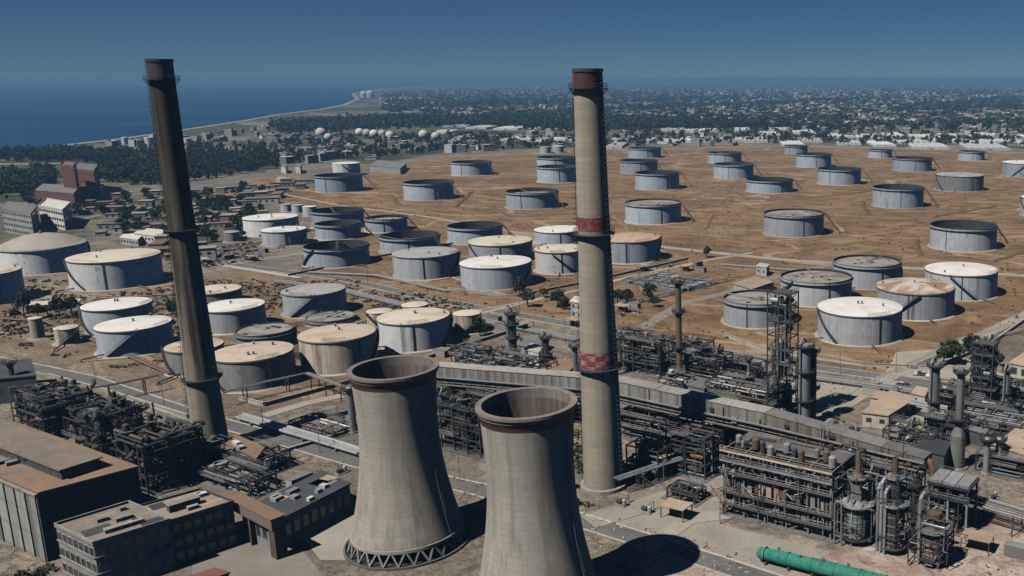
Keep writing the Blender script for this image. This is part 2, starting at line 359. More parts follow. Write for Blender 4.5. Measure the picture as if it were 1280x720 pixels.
def ground_grid():
    xs = np.concatenate([-np.geomspace(30000, 720, 26), np.arange(-700, 460, 7.0), np.geomspace(470, 22000, 26)])
    ys = np.concatenate([[-600, -200, 0, 60, 100], np.arange(120, 1000, 7.0), np.arange(1000, 1500, 14.0), np.geomspace(1500, 40000, 40)])
    X, Y = np.meshgrid(xs, ys); nx, ny = len(xs), len(ys)
    me = bpy.data.meshes.new('ground')
    vs = np.stack([X.ravel(), Y.ravel(), np.zeros(nx*ny)], 1)
    i = np.arange(nx*ny).reshape(ny, nx)
    q = np.stack([i[:-1, :-1], i[:-1, 1:], i[1:, 1:], i[1:, :-1]], -1).reshape(-1, 4)
    me.vertices.add(nx*ny); me.vertices.foreach_set('co', vs.ravel())
    me.loops.add(q.size); me.loops.foreach_set('vertex_index', q.ravel().astype(np.int32))
    me.polygons.add(len(q)); me.polygons.foreach_set('loop_start', np.arange(0, q.size, 4, dtype=np.int32)); me.polygons.foreach_set('loop_total', np.full(len(q), 4, np.int32))
    me.update()
    x, y = X.ravel(), Y.ravel()
    c = np.ones((nx*ny, 4), np.float32)
    c[:, 0] = np.maximum(inside(FIELD, x, y)*1.0, inside(LEFTF, x, y)*0.62)
    c[:, 1] = np.maximum((inside(GREEN, x, y) | (y > 1500))*1.0, inside(QUARTER, x, y)*0.5)
    c[:, 2] = inside(DUST, x, y)*1.0
    for _ in range(2):                                     # soften the borders of the kinds of soil
        g = c.reshape(ny, nx, 4); h = g.copy(); h[1:-1, 1:-1] = (g[1:-1, 1:-1]*2 + g[:-2, 1:-1] + g[2:, 1:-1] + g[1:-1, :-2] + g[1:-1, 2:])/6; c = h.reshape(-1, 4)
    a = me.color_attributes.new('soil', 'FLOAT_COLOR', 'POINT'); a.data.foreach_set('color', c.ravel())
    n = N('soil and dry grass'); p = n.pos()
    at_ = n.node('ShaderNodeVertexColor', layer_name='soil'); s = n.sep(at_.outputs['Color'])
    n1 = n.noise(p, 0.012, 6, 0.6); n2 = n.noise(p, 0.07, 6, 0.62, 0.6); n3 = n.noise(p, 0.55, 5, 0.7)
    rot = n.node('ShaderNodeVectorRotate', rotation_type='Z_AXIS'); n.put(rot.inputs[0], p); rot.inputs['Angle'].default_value = R(30)
    n4 = n.noise(n.scale(rot.outputs[0], (0.25, 1.6, 1)), 0.05, 6, 0.65, 1.2)
    yard = n.mix(n.ramp(n2, 0.32, 0.68), (0.20, 0.165, 0.13), (0.40, 0.335, 0.26))
    yard = n.mix(n.ramp(n3, 0.42, 0.68), yard, (0.13, 0.108, 0.085))
    yard = n.mix(n.math('MULTIPLY', n.ramp(n1, 0.46, 0.6), 0.6), yard, (0.12, 0.108, 0.095))
    yard = n.mix(n.math('MULTIPLY', n.ramp(n.noise(p, 0.16, 6, 0.7, 1.5), 0.52, 0.63), 0.75), yard, (0.10, 0.083, 0.066))
    brown = n.mix(n.ramp(n2, 0.38, 0.62), (0.13, 0.074, 0.036), (0.30, 0.175, 0.086))
    brown = n.mix(n.math('MULTIPLY', n.ramp(n4, 0.47, 0.68), 0.8), brown, (0.35, 0.25, 0.15))
    brown = n.mix(n.math('MULTIPLY', n.ramp(n.noise(p, 0.03, 5, 0.7, 1.0), 0.52, 0.7), 0.7), brown, (0.13, 0.085, 0.05))
    brown = n.mix(n.math('MULTIPLY', n.ramp(n3, 0.52, 0.75), 0.7), brown, (0.10, 0.075, 0.045))
    brown = n.mix(n.math('MULTIPLY', n.ramp(n.noise(p, 0.045, 6, 0.72, 0.8), 0.5, 0.64), 0.5), brown, (0.34, 0.25, 0.145))
    brown = n.mix(n.math('MULTIPLY', n.ramp(n1, 0.45, 0.62), 0.6), brown, (0.13, 0.085, 0.048))
    brown = n.mix(n.math('MULTIPLY', n.ramp(n.noise(p, 0.02, 4, 0.6, 2.0), 0.56, 0.66), 0.55), brown, (0.33, 0.245, 0.15))
    trk = n.math('ABSOLUTE', n.math('SUBTRACT', n.noise(n.scale(rot.outputs[0], (0.5, 1.0, 1)), 0.011, 2, 0.4, 0.3), 0.5))
    brown = n.mix(n.math('MULTIPLY', n.math('LESS_THAN', trk, 0.006), 0.55), brown, (0.46, 0.36, 0.24))
    cell = n.voro(n.scale(rot.outputs[0], (1, 2.2, 1)), 0.0065); cs = n.sep(cell)
    green = n.mix(cs[0], (0.045, 0.06, 0.03), (0.10, 0.10, 0.055))
    green = n.mix(n.ramp(cs[1], 0.70, 0.72), green, (0.165, 0.14, 0.095))
    green = n.mix(n.ramp(cs[2], 0.90, 0.92), green, (0.24, 0.22, 0.19))
    green = n.mix(n.math('MULTIPLY', n.ramp(n2, 0.5, 0.62), 0.6), green, (0.04, 0.05, 0.03))
    dust = n.mix(n.ramp(n2, 0.35, 0.65), (0.34, 0.245, 0.195), (0.52, 0.44, 0.375))
    dust = n.mix(n.math('MULTIPLY', n.ramp(n3, 0.5, 0.7), 0.6), dust, (0.24, 0.175, 0.135))
    dust = n.mix(n.math('MULTIPLY', n.ramp(n.noise(p, 0.1, 6, 0.7, 1.2), 0.5, 0.62), 0.8), dust, (0.20, 0.135, 0.10))
    jit = n.math('MULTIPLY', n.math('SUBTRACT', n2, 0.5), 0.9)
    def edge(v): return n.ramp(n.math('ADD', v, jit), 0.35, 0.65)
    col = n.mix(n.math('MULTIPLY', n.ramp(n.math('ADD', s[0], n.math('MULTIPLY', jit, n.math('MULTIPLY', s[0], 1.0))), 0.1, 0.9), 1.0), yard, brown)
    col = n.mix(edge(s[1]), col, green); col = n.mix(edge(s[2]), col, dust)
    n.bump(n.math('ADD', n.math('MULTIPLY', n2, 4.0), n3), 0.8, 0.9)
    me.materials.append(n.finish(col, 0.95))
    o = bpy.data.objects.new('ground', me); COL.objects.link(o); return setting(o)
ground_grid()
def sea():
    coast = pxpoly((0,190),(60,184),(150,174),(220,164),(300,152),(350,143),(400,137),(430,131),(446,124),(440,117),(470,112),(520,108),(575,105),(598,103.5))
    far = coast[-1]; near = coast[0]
    poly = [(p[0], p[1]) for p in coast] + [(-11900, 39900), (-29900, 39900), (-29900, -500), (-2600, -500), (-1700, 600)]
    mb = MB(); mb.add([(x, y, 0.6) for x, y in poly], [tuple(range(len(poly)))])
    n = N('sea water'); p = n.pos()
    col = n.mix(n.ramp(n.noise(n.scale(p, (1, 3, 1)), 0.0006, 5), 0.35, 0.7), (0.006, 0.038, 0.105), (0.016, 0.07, 0.165))
    n.b.inputs['Specular IOR Level'].default_value = 0.25; n.bump(n.noise(p, 0.05, 4), 0.3, 1.0)
    setting(mb.build('sea', n.finish(col, 0.45)))
    b = MB(); w_ = [25, 22, 20, 20, 24, 28, 32, 38, 44, 60, 160, 200, 200, 200]; vs = []
    for (x, y, _), d in zip(coast, w_): vs += [(x - 6, y - d*0.1, 0.75), (x + d*0.6, y - d*0.6, 0.75)]
    b.add(vs, [(2*i, 2*i+1, 2*i+3, 2*i+2) for i in range(len(coast)-1)])
    setting(b.build('beach', paint('beach sand', (0.34, 0.29, 0.23), (0.2, 0.17, 0.14), streak=False, sc=0.02)))
sea()
M['asphalt'] = paint('worn asphalt', (0.15, 0.147, 0.14), (0.2, 0.185, 0.165), streak=False, sc=0.1, rv=0.05)
M['road_pale'] = paint('pale dusty concrete road', (0.38, 0.345, 0.29), (0.24, 0.21, 0.17), streak=False, sc=0.1, rv=0.05)
M['slab'] = paint('concrete yard slab', (0.29, 0.265, 0.225), (0.17, 0.15, 0.13), streak=False, sc=0.15)
_zr = [0.02]
def strip(pts, width, z):
    """A flat ribbon along world points."""
    vs = []; P = [Vector((p[0], p[1], 0)) for p in pts]
    for k, p in enumerate(P):
        t = (P[min(k+1, len(P)-1)] - P[max(k-1, 0)]).normalized(); s = Vector((-t.y, t.x, 0))*width/2
        vs += [(p.x + s.x, p.y + s.y, z), (p.x - s.x, p.y - s.y, z)]
    return MB().add(vs, [(2*i, 2*i+1, 2*i+3, 2*i+2) for i in range(len(P)-1)])
def road(px, width, m='asphalt', kerb=0.0):
    pts = [at(*p) for p in px]; _zr[0] += 0.006
    o = strip(pts, width, _zr[0]).build('road', M[m]); setting(o)
    if kerb:
        for sgn in (-1, 1):
            P = [Vector((p[0], p[1], 0)) for p in pts]; mb = MB(); off = []
            for k, p in enumerate(P):
                t = (P[min(k+1, len(P)-1)] - P[max(k-1, 0)]).normalized(); off.append(p + Vector((-t.y, t.x, 0))*sgn*(width/2 + kerb/2))
            vs = []
            for k, p in enumerate(off):
                t = (off[min(k+1, len(P)-1)] - off[max(k-1, 0)]).normalized(); s = Vector((-t.y, t.x, 0))*kerb/2
                vs += [(p.x+s.x, p.y+s.y, 0.0), (p.x+s.x, p.y+s.y, 0.14), (p.x-s.x, p.y-s.y, 0.14), (p.x-s.x, p.y-s.y, 0.0)]
            fs = [(4*i+j, 4*i+j+1, 4*i+j+5, 4*i+j+4) for i in range(len(P)-1) for j in range(3)]
            setting(mb.add(vs, fs).build('kerb', M['kerb']))
road([(-60,440),(45,460),(110,474),(250,522),(340,546),(450,578),(600,612),(740,655),(880,699),(1010,742)], 5.4, 'asphalt', 0.5)
road([(735,652),(800,633),(865,611),(930,588)], 7.5, 'slab', 0.4)
road([(255,325),(330,336),(420,347),(540,374),(660,396),(760,414),(970,453),(1170,480),(1300,498)], 6.0, 'asphalt', 0.5)
road([(1330,370),(1280,394),(1190,437),(1110,472),(1020,527),(990,545)], 5.5, 'road_pale', 0.4)
road([(1280,402),(1200,424),(1130,458),(1090,476)], 2.5, 'slab')
road([(770,300),(830,309),(960,323),(1060,331),(1170,337),(1300,346)], 7.0, 'road_pale')
road([(600,392),(660,377),(725,362),(800,343),(887,325),(940,316)], 3.0, 'road_pale', 0.4)
road([(775,425),(857,378),(905,367),(960,349),(1040,330)], 6.0, 'slab')
road([(40,268),(81,256),(187,237),(250,228),(337,219),(420,209)], 11.0, 'asphalt', 1.0)
road([(60,284),(120,270),(200,252),(262,240),(330,230)], 6.0, 'slab')
road([(240,336),(300,328),(375,317),(450,309)], 7.0, 'slab')
road([(280,332),(330,340),(375,347)], 3.5, 'kerb')
road([(-30,205),(40,205),(76,204)], 12.0, 'road_pale')
road([(330,520),(380,505),(440,492)], 4.0, 'road_pale', 0.3)
road([(300,548),(345,530),(420,508)], 2.5, 'slab')
road([(800,690),(860,650),(930,640)], 5.0, 'road_pale')
road([(520,400),(590,389),(660,377)], 3.0, 'slab')
road([(470,355),(560,345),(640,372)], 2.5, 'road_pale')
road([(240,244),(330,238),(420,256),(540,272),(640,290),(760,305)], 4.0, 'road_pale')
road([(560,196),(760,188),(960,183),(1130,186),(1300,192)], 9.0, 'road_pale')
road([(0,362),(60,372),(110,384)], 5.0, 'road_pale')
def slab(px, z=0.012, m='slab', name='yard'):
    return setting(MB().add([(*at(*p)[:2], z) for p in px], [tuple(range(len(px)))]).build(name, M[m]))
M['track'] = paint('bare earth track', (0.33, 0.25, 0.165), (0.24, 0.165, 0.10), streak=False, sc=0.05, rv=0.15)
for tr in ([(560,262),(640,272),(700,262),(760,246),(860,240)], [(640,300),(720,288),(860,292),(940,300),(1010,304),(1150,286),(1290,262)], [(860,252),(940,262),(1040,252),(1160,250),(1290,240)],
           [(1100,330),(1150,318),(1240,322),(1300,318)], [(760,210),(880,214),(1000,220),(1120,212),(1280,216)], [(40,366),(140,370),(240,366)], [(230,420),(330,410),(450,402),(520,380)], [(100,452),(180,446),(260,480)]):
    road(tr, 2.0, 'track')
slab([(1120,440),(1180,436),(1260,470),(1230,520),(1120,530),(1090,500)], 0.012, 'road_pale')
slab([(740,660),(800,640),(900,620),(900,655),(1040,690),(960,730),(880,695)], 0.014)
slab([(370,660),(440,628),(470,650),(460,700),(400,700)], 0.013, 'road_pale')
slab([(240,705),(330,670),(380,690),(420,740),(240,760)], 0.015, 'slab')
slab([(980,470),(1100,478),(1040,520),(965,505)], 0.011, 'road_pale')
slab([(600,620),(720,600),(735,650),(620,640)], 0.010, 'slab')
def haze():
    o = MB().box((0, 0, 0), (1, 1, 1)).build('haze', M['glass']); o.data.materials.clear()
    m = bpy.data.materials.new('hazy air'); m.use_nodes = True; t = m.node_tree; t.nodes.clear()
    out = t.nodes.new('ShaderNodeOutputMaterial'); v = t.nodes.new('ShaderNodeVolumePrincipled')
    v.inputs['Density'].default_value = 0.00014; v.inputs['Color'].default_value = (0.22, 0.47, 0.76, 1); v.inputs['Anisotropy'].default_value = 0.0
    t.links.new(v.outputs[0], out.inputs['Volume']); o.data.materials.append(m)
    o.location = (-4000, 20000, 52.5); o.scale = (54000, 42000, 108.0)
    setting(o, 'stuff')
haze()
# ------------------------------------------------------------------ chimneys
def checker():
    n = N('red and white checks'); x = n.sep(n.obj())
    a = n.math('FLOOR', n.math('MULTIPLY', n.math('ARCTAN2', x[1], x[0]), 12/(2*math.pi)*1.0)); b = n.math('FLOOR', n.math('DIVIDE', x[2], 1.35))
    c = n.math('ABSOLUTE', n.math('MODULO', n.math('ADD', a, b), 2.0))
    col = n.mix(c, (0.27, 0.04, 0.045), (0.40, 0.27, 0.25)); col = n.mix(n.ramp(n.noise(n.pos(), 0.7, 5, 0.65), 0.42, 0.62), col, (0.22, 0.065, 0.06)); return n.finish(col, 0.8)
M['checker'] = checker()
def ring_platform(parent, z, r, w_=1.1, m='steel_dark', half=None):
    a = MB().lathe([(r+0.02, z), (r+w_, z), (r+w_, z+0.15), (r+0.02, z+0.15)], 28).build('platform', M[m], parent)
    rl = MB(); n = 20
    for h in (0.6, 1.15): rl.tube([(parent_r(r+w_, i, n, z+h)) for i in range(n+1)], 0.04, 4)
    for i in range(n): rl.beam(parent_r(r+w_, i, n, z+0.1), parent_r(r+w_, i, n, z+1.15), 0.06)
    for i in range(0, n, 2): rl.beam(parent_r(r, i, n, z-1.2), parent_r(r+w_, i, n, z), 0.12)
    rl.build('railing', M[m], a)
    return a
def parent_r(r, i, n, z): return (r*math.cos(2*math.pi*i/n), r*math.sin(2*math.pi*i/n), z)
def ladder(parent, ang, prof_r, z0, z1, m='steel_dark', steps=True):
    mb = MB(); u = Vector((math.cos(ang), math.sin(ang), 0)); s = Vector((-u.y, u.x, 0)); n = max(2, int((z1-z0)/6))
    zs = [z0 + (z1-z0)*i/n for i in range(n+1)]
    for sg in (-0.3, 0.3): mb.tube([u*(prof_r(z)+0.25) + s*sg + Vector((0, 0, z)) for z in zs], 0.05, 4)
    z = z0
    while z < z1:
        q = u*(prof_r(z)+0.25) + Vector((0, 0, z)); mb.beam(q - s*0.3, q + s*0.3, 0.05)
        if steps:
            c = [u*(prof_r(z)+0.25+0.75*math.sin(t)) + s*(0.42*math.cos(t)) + Vector((0, 0, z)) for t in [math.pi*k/5 for k in range(6)]]
            mb.tube(c, 0.04, 4)
        z += 1.2
    return mb.build('ladder', M[m], parent)
def chimney(name, label, base_px, top_px, radii, mat_, bands, plats, lad):
    b = at(*base_px); t = thing(name, label, 'chimney', b); co = math.cos(math.atan2(abs(b[0]), depth(b)))
    H = zfor(b, top_px)
    prof = [(r*co, H*f) for f, r in radii]
    def pr(z): return float(np.interp(z, [p[1] for p in prof], [p[0] for p in prof]))
    fine = [(pr(H*i/40), H*i/40) for i in range(41)]
    MB().lathe(fine, 48).build('shaft', M[mat_], t, smooth=True)
    MB().lathe([(pr(0)+0.9, 0), (pr(0)+0.9, 0.9), (pr(0)+0.05, 1.0)], 32).build('footing', M['conc'], t)
    MB().lathe([(pr(H)+0.25, H-0.5), (pr(H)+0.25, H+0.25), (pr(H)-0.7, H+0.25), (pr(H)-0.7, H-9)], 40).build('rim', M['steel_dark'], t)
    MB().lathe([(pr(H)-0.7, H-9), (0.05, H-9.1)], 32).build('flue_lining', M['inner'], t)
    for y0, y1, m in bands:
        z1, z0 = zfor(b, y0), zfor(b, y1)
        MB().lathe([(pr(z0)+0.06, z0), (pr(z1)+0.06, z1)], 48).build('painted_band', M[m], t, smooth=True)
    for y in plats:
        z = zfor(b, y); ring_platform(t, z, pr(z))
    for a in lad: ladder(t, a, pr, 3.0, H-0.5)
    return t, H, pr
chimney('chimney', 'tall chimney blackened by soot, nearer the sea', (264,558), 75, [(0, 5.3), (0.10, 4.75), (0.22, 4.45), (0.55, 3.75), (1, 3.35)], 'chimney_soot',
        [(76,97,'steel_dark')], [100, 287, 472], [R(-150)])
chimney('chimney', 'tall pale concrete chimney with red checked bands', (755,607), 87, [(0, 5.05), (0.3, 4.6), (0.6, 3.9), (1, 3.3)], 'chimney',
        [(88,110,'red_dark'), (270,286,'red_worn'), (436,456,'checker')], [111, 292, 458], [R(190), R(-25)])
# ------------------------------------------------------------------ cooling towers
def cooling_tower(label, base, H):
    t = thing('cooling_tower', label, 'cooling tower', base); q = 0.945
    pts = [(3.2, 12.35), (6, 11.6), (10, 10.65), (14, 9.85), (18, 9.2), (22, 8.75), (26, 8.55), (30, 8.55), (34, 8.68), (37, 8.85), (39, 8.98)]
    k = H/41.0
    zs = np.linspace(3.2, 39, 44); rs = np.interp(zs, [p[0] for p in pts], [p[1] for p in pts])
    cf = np.polyfit([p[0] for p in pts], [p[1] for p in pts], 5); rs = np.polyval(cf, zs)*q
    MB().lathe([(r, z*k) for r, z in zip(rs, zs)], 96).build('shell', M['tower'], t, smooth=True)
    MB().lathe([(r-0.35, z*k) for r, z in zip(rs, zs)][::-1], 96).build('inner_wall', M['tower_in'], t, smooth=True)
    rt = rs[-1]; zt = 39*k
    MB().lathe([(rt-0.35, zt-0.2), (rt-0.35, zt+1.9), (rt+0.72, zt+1.9), (rt+0.72, zt+1.35), (rt+0.45, zt+1.2), (rt+0.35, zt+0.6), (rt+0.05, zt+0.3)], 96).build('rim', M['rim_conc'], t)
    MB().lathe([(rs[-2]+0.05, zs[-2]*k), (rt+0.06, zt), (rt+0.42, zt+0.62)], 96).build('painted_band', M['red_dark'], t, smooth=True)
    rl = MB()
    MB().lathe([(rs[0]+0.12, 2.9*k), (rs[0]+0.12, 3.6*k), (rs[0]-0.5, 3.6*k), (rs[0]-0.5, 2.9*k), (rs[0]+0.12, 2.9*k)], 96).build('ring_beam', M['conc'], t)
    n = 25
    for i in range(n):
        a0 = 2*math.pi*i/n; a1 = 2*math.pi*(i+0.5)/n; a2 = 2*math.pi*(i+1)/n
        f = lambda r, a, z: (r*math.cos(a), r*math.sin(a), z)
        m = MB(); m.beam(f(13.1*q, a1, 0.3), f(12.2*q, a0+0.01, 3.0*k), 0.34); m.beam(f(13.1*q, a1, 0.3), f(12.2*q, a2-0.01, 3.0*k), 0.34); m.build('strut', M['steel_grey'], t)
    MB().lathe([(13.3, 0), (13.3, 0.5), (12.9, 0.5), (12.9, 0.05)], 72).build('basin_wall', M['conc_dark'], t)
    MB().lathe([(12.9, 0.1), (0.1, 0.1)], 48).build('basin_floor', M['inner'], t)
    MB().lathe([(10.6, 6.5), (0.1, 6.6)], 48).build('fill_deck', M['inner'], t)
    ladder(t, R(-20), lambda z: float(np.interp(z, zs*k, rs)), 3, zt+1.2, 'steel_grey', False)
    return t
cooling_tower('concrete cooling tower standing whole, its base struts showing', at(511,676), 40.2)
cooling_tower('concrete cooling tower cut off below by the picture edge', at(673,757), 41.7)
# ------------------------------------------------------------------ storage tanks
ROOFS = {'white': 'rf_white', 'tan': 'rf_tan', 'cream': 'rf_cream', 'orange': 'rf_orange', 'rust': 'rf_rust', 'grey': 'rf_grey'}
def tank(cx, w_, yt, yb, roof, shell, label, hx=None, group='storage tanks of the refinery', depth_=None):
    p = Vector(at(cx, yb)); d = Vector((p.x, p.y, 0)).normalized(); co = math.cos(math.atan2(abs(p.x), depth(p)))
    r = w_/2*depth(p)/F_PX*co
    for _ in range(3):
        c = p + d*r; r = w_/2*depth(c)/F_PX*co
    H = zfor(p, yt)
    rng = random.Random(int(cx*7 + yb*13))
    big = w_ > 45
    n = 72 if big else 40
    t = thing('storage_tank', label, 'storage tank', tuple(c), 0, group)
    MB().lathe([(r, 0.25), (r, H*0.25), (r, H*0.5), (r, H*0.75), (r, H)], n).build('shell', M['sh_' + shell], t, smooth=True)
    MB().lathe([(r+1.3, 0.0), (r+1.0, 0.3), (r-0.1, 0.3)], n).build('footing', M['footing'], t)
    tow = math.atan2(-c.y, -c.x)                                  # towards the camera's side of the site
    if roof in ROOFS:
        rise = 0.055*r + 0.2
        rp = [(r+0.18, H), (r+0.18, H+0.14)] + [(r*(1-f), H + 0.14 + rise*(1-(1-f)**2)) for f in (0.02, 0.15, 0.3, 0.45, 0.6, 0.75, 0.9, 0.995)]
        MB().lathe(rp, n).build('roof', M[ROOFS[roof]], t, smooth=True)
        if big:
            MB().lathe([(r+0.02, H-0.5), (r+0.3, H-0.42), (r+0.3, H-0.25), (r+0.02, H-0.2)], n).build('top_girder', M['rim'], t)
            for k in range(rng.randint(2, 4)):
                a = rng.uniform(0, 6.28); q = r*rng.choice((0.05, 0.55, 0.85)); z = H + rise*(1-(q/r)**2)
                MB().lathe([(0.3, z), (0.3, z+0.9), (0.55, z+0.95), (0.55, z+1.1), (0.05, z+1.35)], 10, (q*math.cos(a), q*math.sin(a), 0)).build('roof_vent', M['steel_grey'], t)
            rail = MB(); a0 = tow + rng.uniform(-0.9, 0.9)
            for h in (0.6, 1.15): rail.tube([((r-0.1)*math.cos(a0+k*0.06), (r-0.1)*math.sin(a0+k*0.06), H+0.15+h) for k in range(11)], 0.05, 4)
            for k in range(11): rail.beam(((r-0.1)*math.cos(a0+k*0.06), (r-0.1)*math.sin(a0+k*0.06), H+0.1), ((r-0.1)*math.cos(a0+k*0.06), (r-0.1)*math.sin(a0+k*0.06), H+1.3), 0.07)
            rail.build('railing', M['steel_dark'], t)
    elif roof == 'dome':
        rp = [(r+0.5, H-0.6), (r+0.5, H+0.3)] + [(r*(1-f), H + 0.3 + 0.30*r*(1-(1-f)**2)) for f in (0.01, 0.1, 0.2, 0.3, 0.4, 0.5, 0.6, 0.7, 0.8, 0.9, 0.995)]
        MB().lathe(rp, n).build('roof', M['rf_dome'], t, smooth=True)
        zc = H + 0.3 + 0.30*r
        MB().lathe([(0.5, zc-0.1), (0.5, zc+1.0), (0.8, zc+1.1), (0.05, zc+1.6)], 12).build('roof_vent', M['steel_grey'], t)
    else:                                                          # open topped, floating deck below the rim
        dep = depth_ if depth_ is not None else {'open': 0.55, 'float': 0.10, 'mid': 0.25}[roof]
        zd = H*(1-dep)
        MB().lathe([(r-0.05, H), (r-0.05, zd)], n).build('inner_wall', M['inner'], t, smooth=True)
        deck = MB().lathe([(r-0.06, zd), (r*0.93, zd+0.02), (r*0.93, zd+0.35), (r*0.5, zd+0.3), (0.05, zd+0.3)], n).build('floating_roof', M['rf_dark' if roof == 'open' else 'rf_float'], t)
        MB().lathe([(r+0.02, H-1.5), (r+0.75, H-1.15), (r+0.75, H-1.0), (r+0.02, H-1.0)], n).build('wind_girder', M['rim'], t)
        MB().lathe([(r-0.12, H-0.05), (r-0.12, H+0.12), (r+0.14, H+0.12), (r+0.14, H-0.05)], n).build('top_rim', M['rim'], t)
        lad = MB(); a = rng.uniform(0, 6.28); e = Vector((math.cos(a), math.sin(a), 0))
        for sg in (-0.4, 0.4):
            s = Vector((-e.y, e.x, 0))*sg
            lad.beam(e*(r-0.3) + s + Vector((0, 0, H+0.2)), e*(-r*0.1) + s + Vector((0, 0, zd+0.6)), 0.16)
        lad.build('rolling_ladder', M['steel_grey'], t)
        for k in range(5):
            q = rng.uniform(0.1, 0.8)*r; a = rng.uniform(0, 6.28)
            MB().lathe([(0.9, zd+0.3), (0.9, zd+0.55), (0.05, zd+0.6)], 12, (q*math.cos(a), q*math.sin(a), 0)).build('deck_hatch', M['steel_dark'], deck)
    # spiral stair along the wall with its handrail, and the pipe at its foot
    if w_ > 28 and roof in ('open', 'mid', 'float') and yb < 330:
        a = rng.uniform(-0.5, 0.35); e = Vector((math.cos(a), math.sin(a), 0)); g = Vector((-e.y, e.x, 0)); mb = MB()
        for sg in (-0.5, 0.5):
            mb.beam(e*(r+0.4) + g*sg + Vector((0, 0, H+0.4)), e*(r+H*0.85) + g*sg + Vector((0, 0, 0.2)), 0.3)
            mb.beam(e*(r+0.4) + g*sg + Vector((0, 0, H+1.5)), e*(r+H*0.85) + g*sg + Vector((0, 0, 1.3)), 0.12)
        for k in range(18):
            f = (k+0.5)/18; q = e*(r+0.4 + (H*0.85-0.4)*f) + Vector((0, 0, H*(1-f)+0.3)); mb.box(q, (0.5, 1.0, 0.08), a)
        mb.beam(e*(r+H*0.42) + Vector((0, 0, H*0.5)), e*(r+H*0.42), 0.25)
        mb.build('stair', M['steel_brown'], t)
        a = tow + rng.uniform(-0.6, 0.6); q = r + 0.25
        MB().tube([(q*math.cos(a), q*math.sin(a), 0.4), (q*math.cos(a), q*math.sin(a), H)], 0.17, 6).build('downpipe', M['steel_dark'], t)
    elif w_ > 28:
        if roof in ROOFS and rng.random() < 0.4: ladder(t, tow + rng.uniform(-1.0, 1.0), lambda z: r, 0.5, H+0.5)
        a0 = tow + (rng.uniform(-0.9, -0.45) if roof in ROOFS else rng.uniform(0.9, 1.5))*(1 if rng.random() < 0.75 else -1)
        turn = min(H*1.15/r, 1.6)*(1 if rng.random() < 0.5 else -1); st = MB(); hr = []
        ns = 26
        vs = []
        for k in range(ns+1):
            a = a0 + turn*k/ns; z = 0.3 + (H-0.3)*k/ns
            for rr in (r+0.05, r+1.0): vs.append((rr*math.cos(a), rr*math.sin(a), z))
            for rr in (r+1.0, r+0.05): vs.append((rr*math.cos(a), rr*math.sin(a), z-0.45))
            hr.append(((r+0.98)*math.cos(a), (r+0.98)*math.sin(a), z+1.0))
        fs = [(4*k+j, 4*k+(j+1) % 4, 4*k+4+(j+1) % 4, 4*k+4+j) for k in range(ns) for j in range(4)]
        stair = st.add(vs, fs).build('stair', M['steel_dark'], t)
        h = MB().tube(hr, 0.06, 4)
        for k in range(0, ns+1, 2): h.beam((hr[k][0], hr[k][1], hr[k][2]-1.2), hr[k], 0.07)
        h.build('handrail', M['steel_dark'], stair)
        a = tow + rng.uniform(-0.3, 0.6); q = r + 0.25
        MB().tube([(q*math.cos(a), q*math.sin(a), 0.4), (q*math.cos(a), q*math.sin(a), H)], 0.17, 6).build('downpipe', M['steel_dark'], t)
        for k in range(2):
            a = tow + rng.uniform(-1.6, 1.6); L = rng.uniform(5, 10); e = Vector((math.cos(a), math.sin(a), 0))
            MB().tube([tuple(e*r + Vector((0, 0, 0.9))), tuple(e*(r+L) + Vector((0, 0, 0.9))), tuple(e*(r+L+0.6) + Vector((0, 0, 0.15)))], 0.26, 8).build('outlet_pipe', M['steel_brown'], t)
    return t
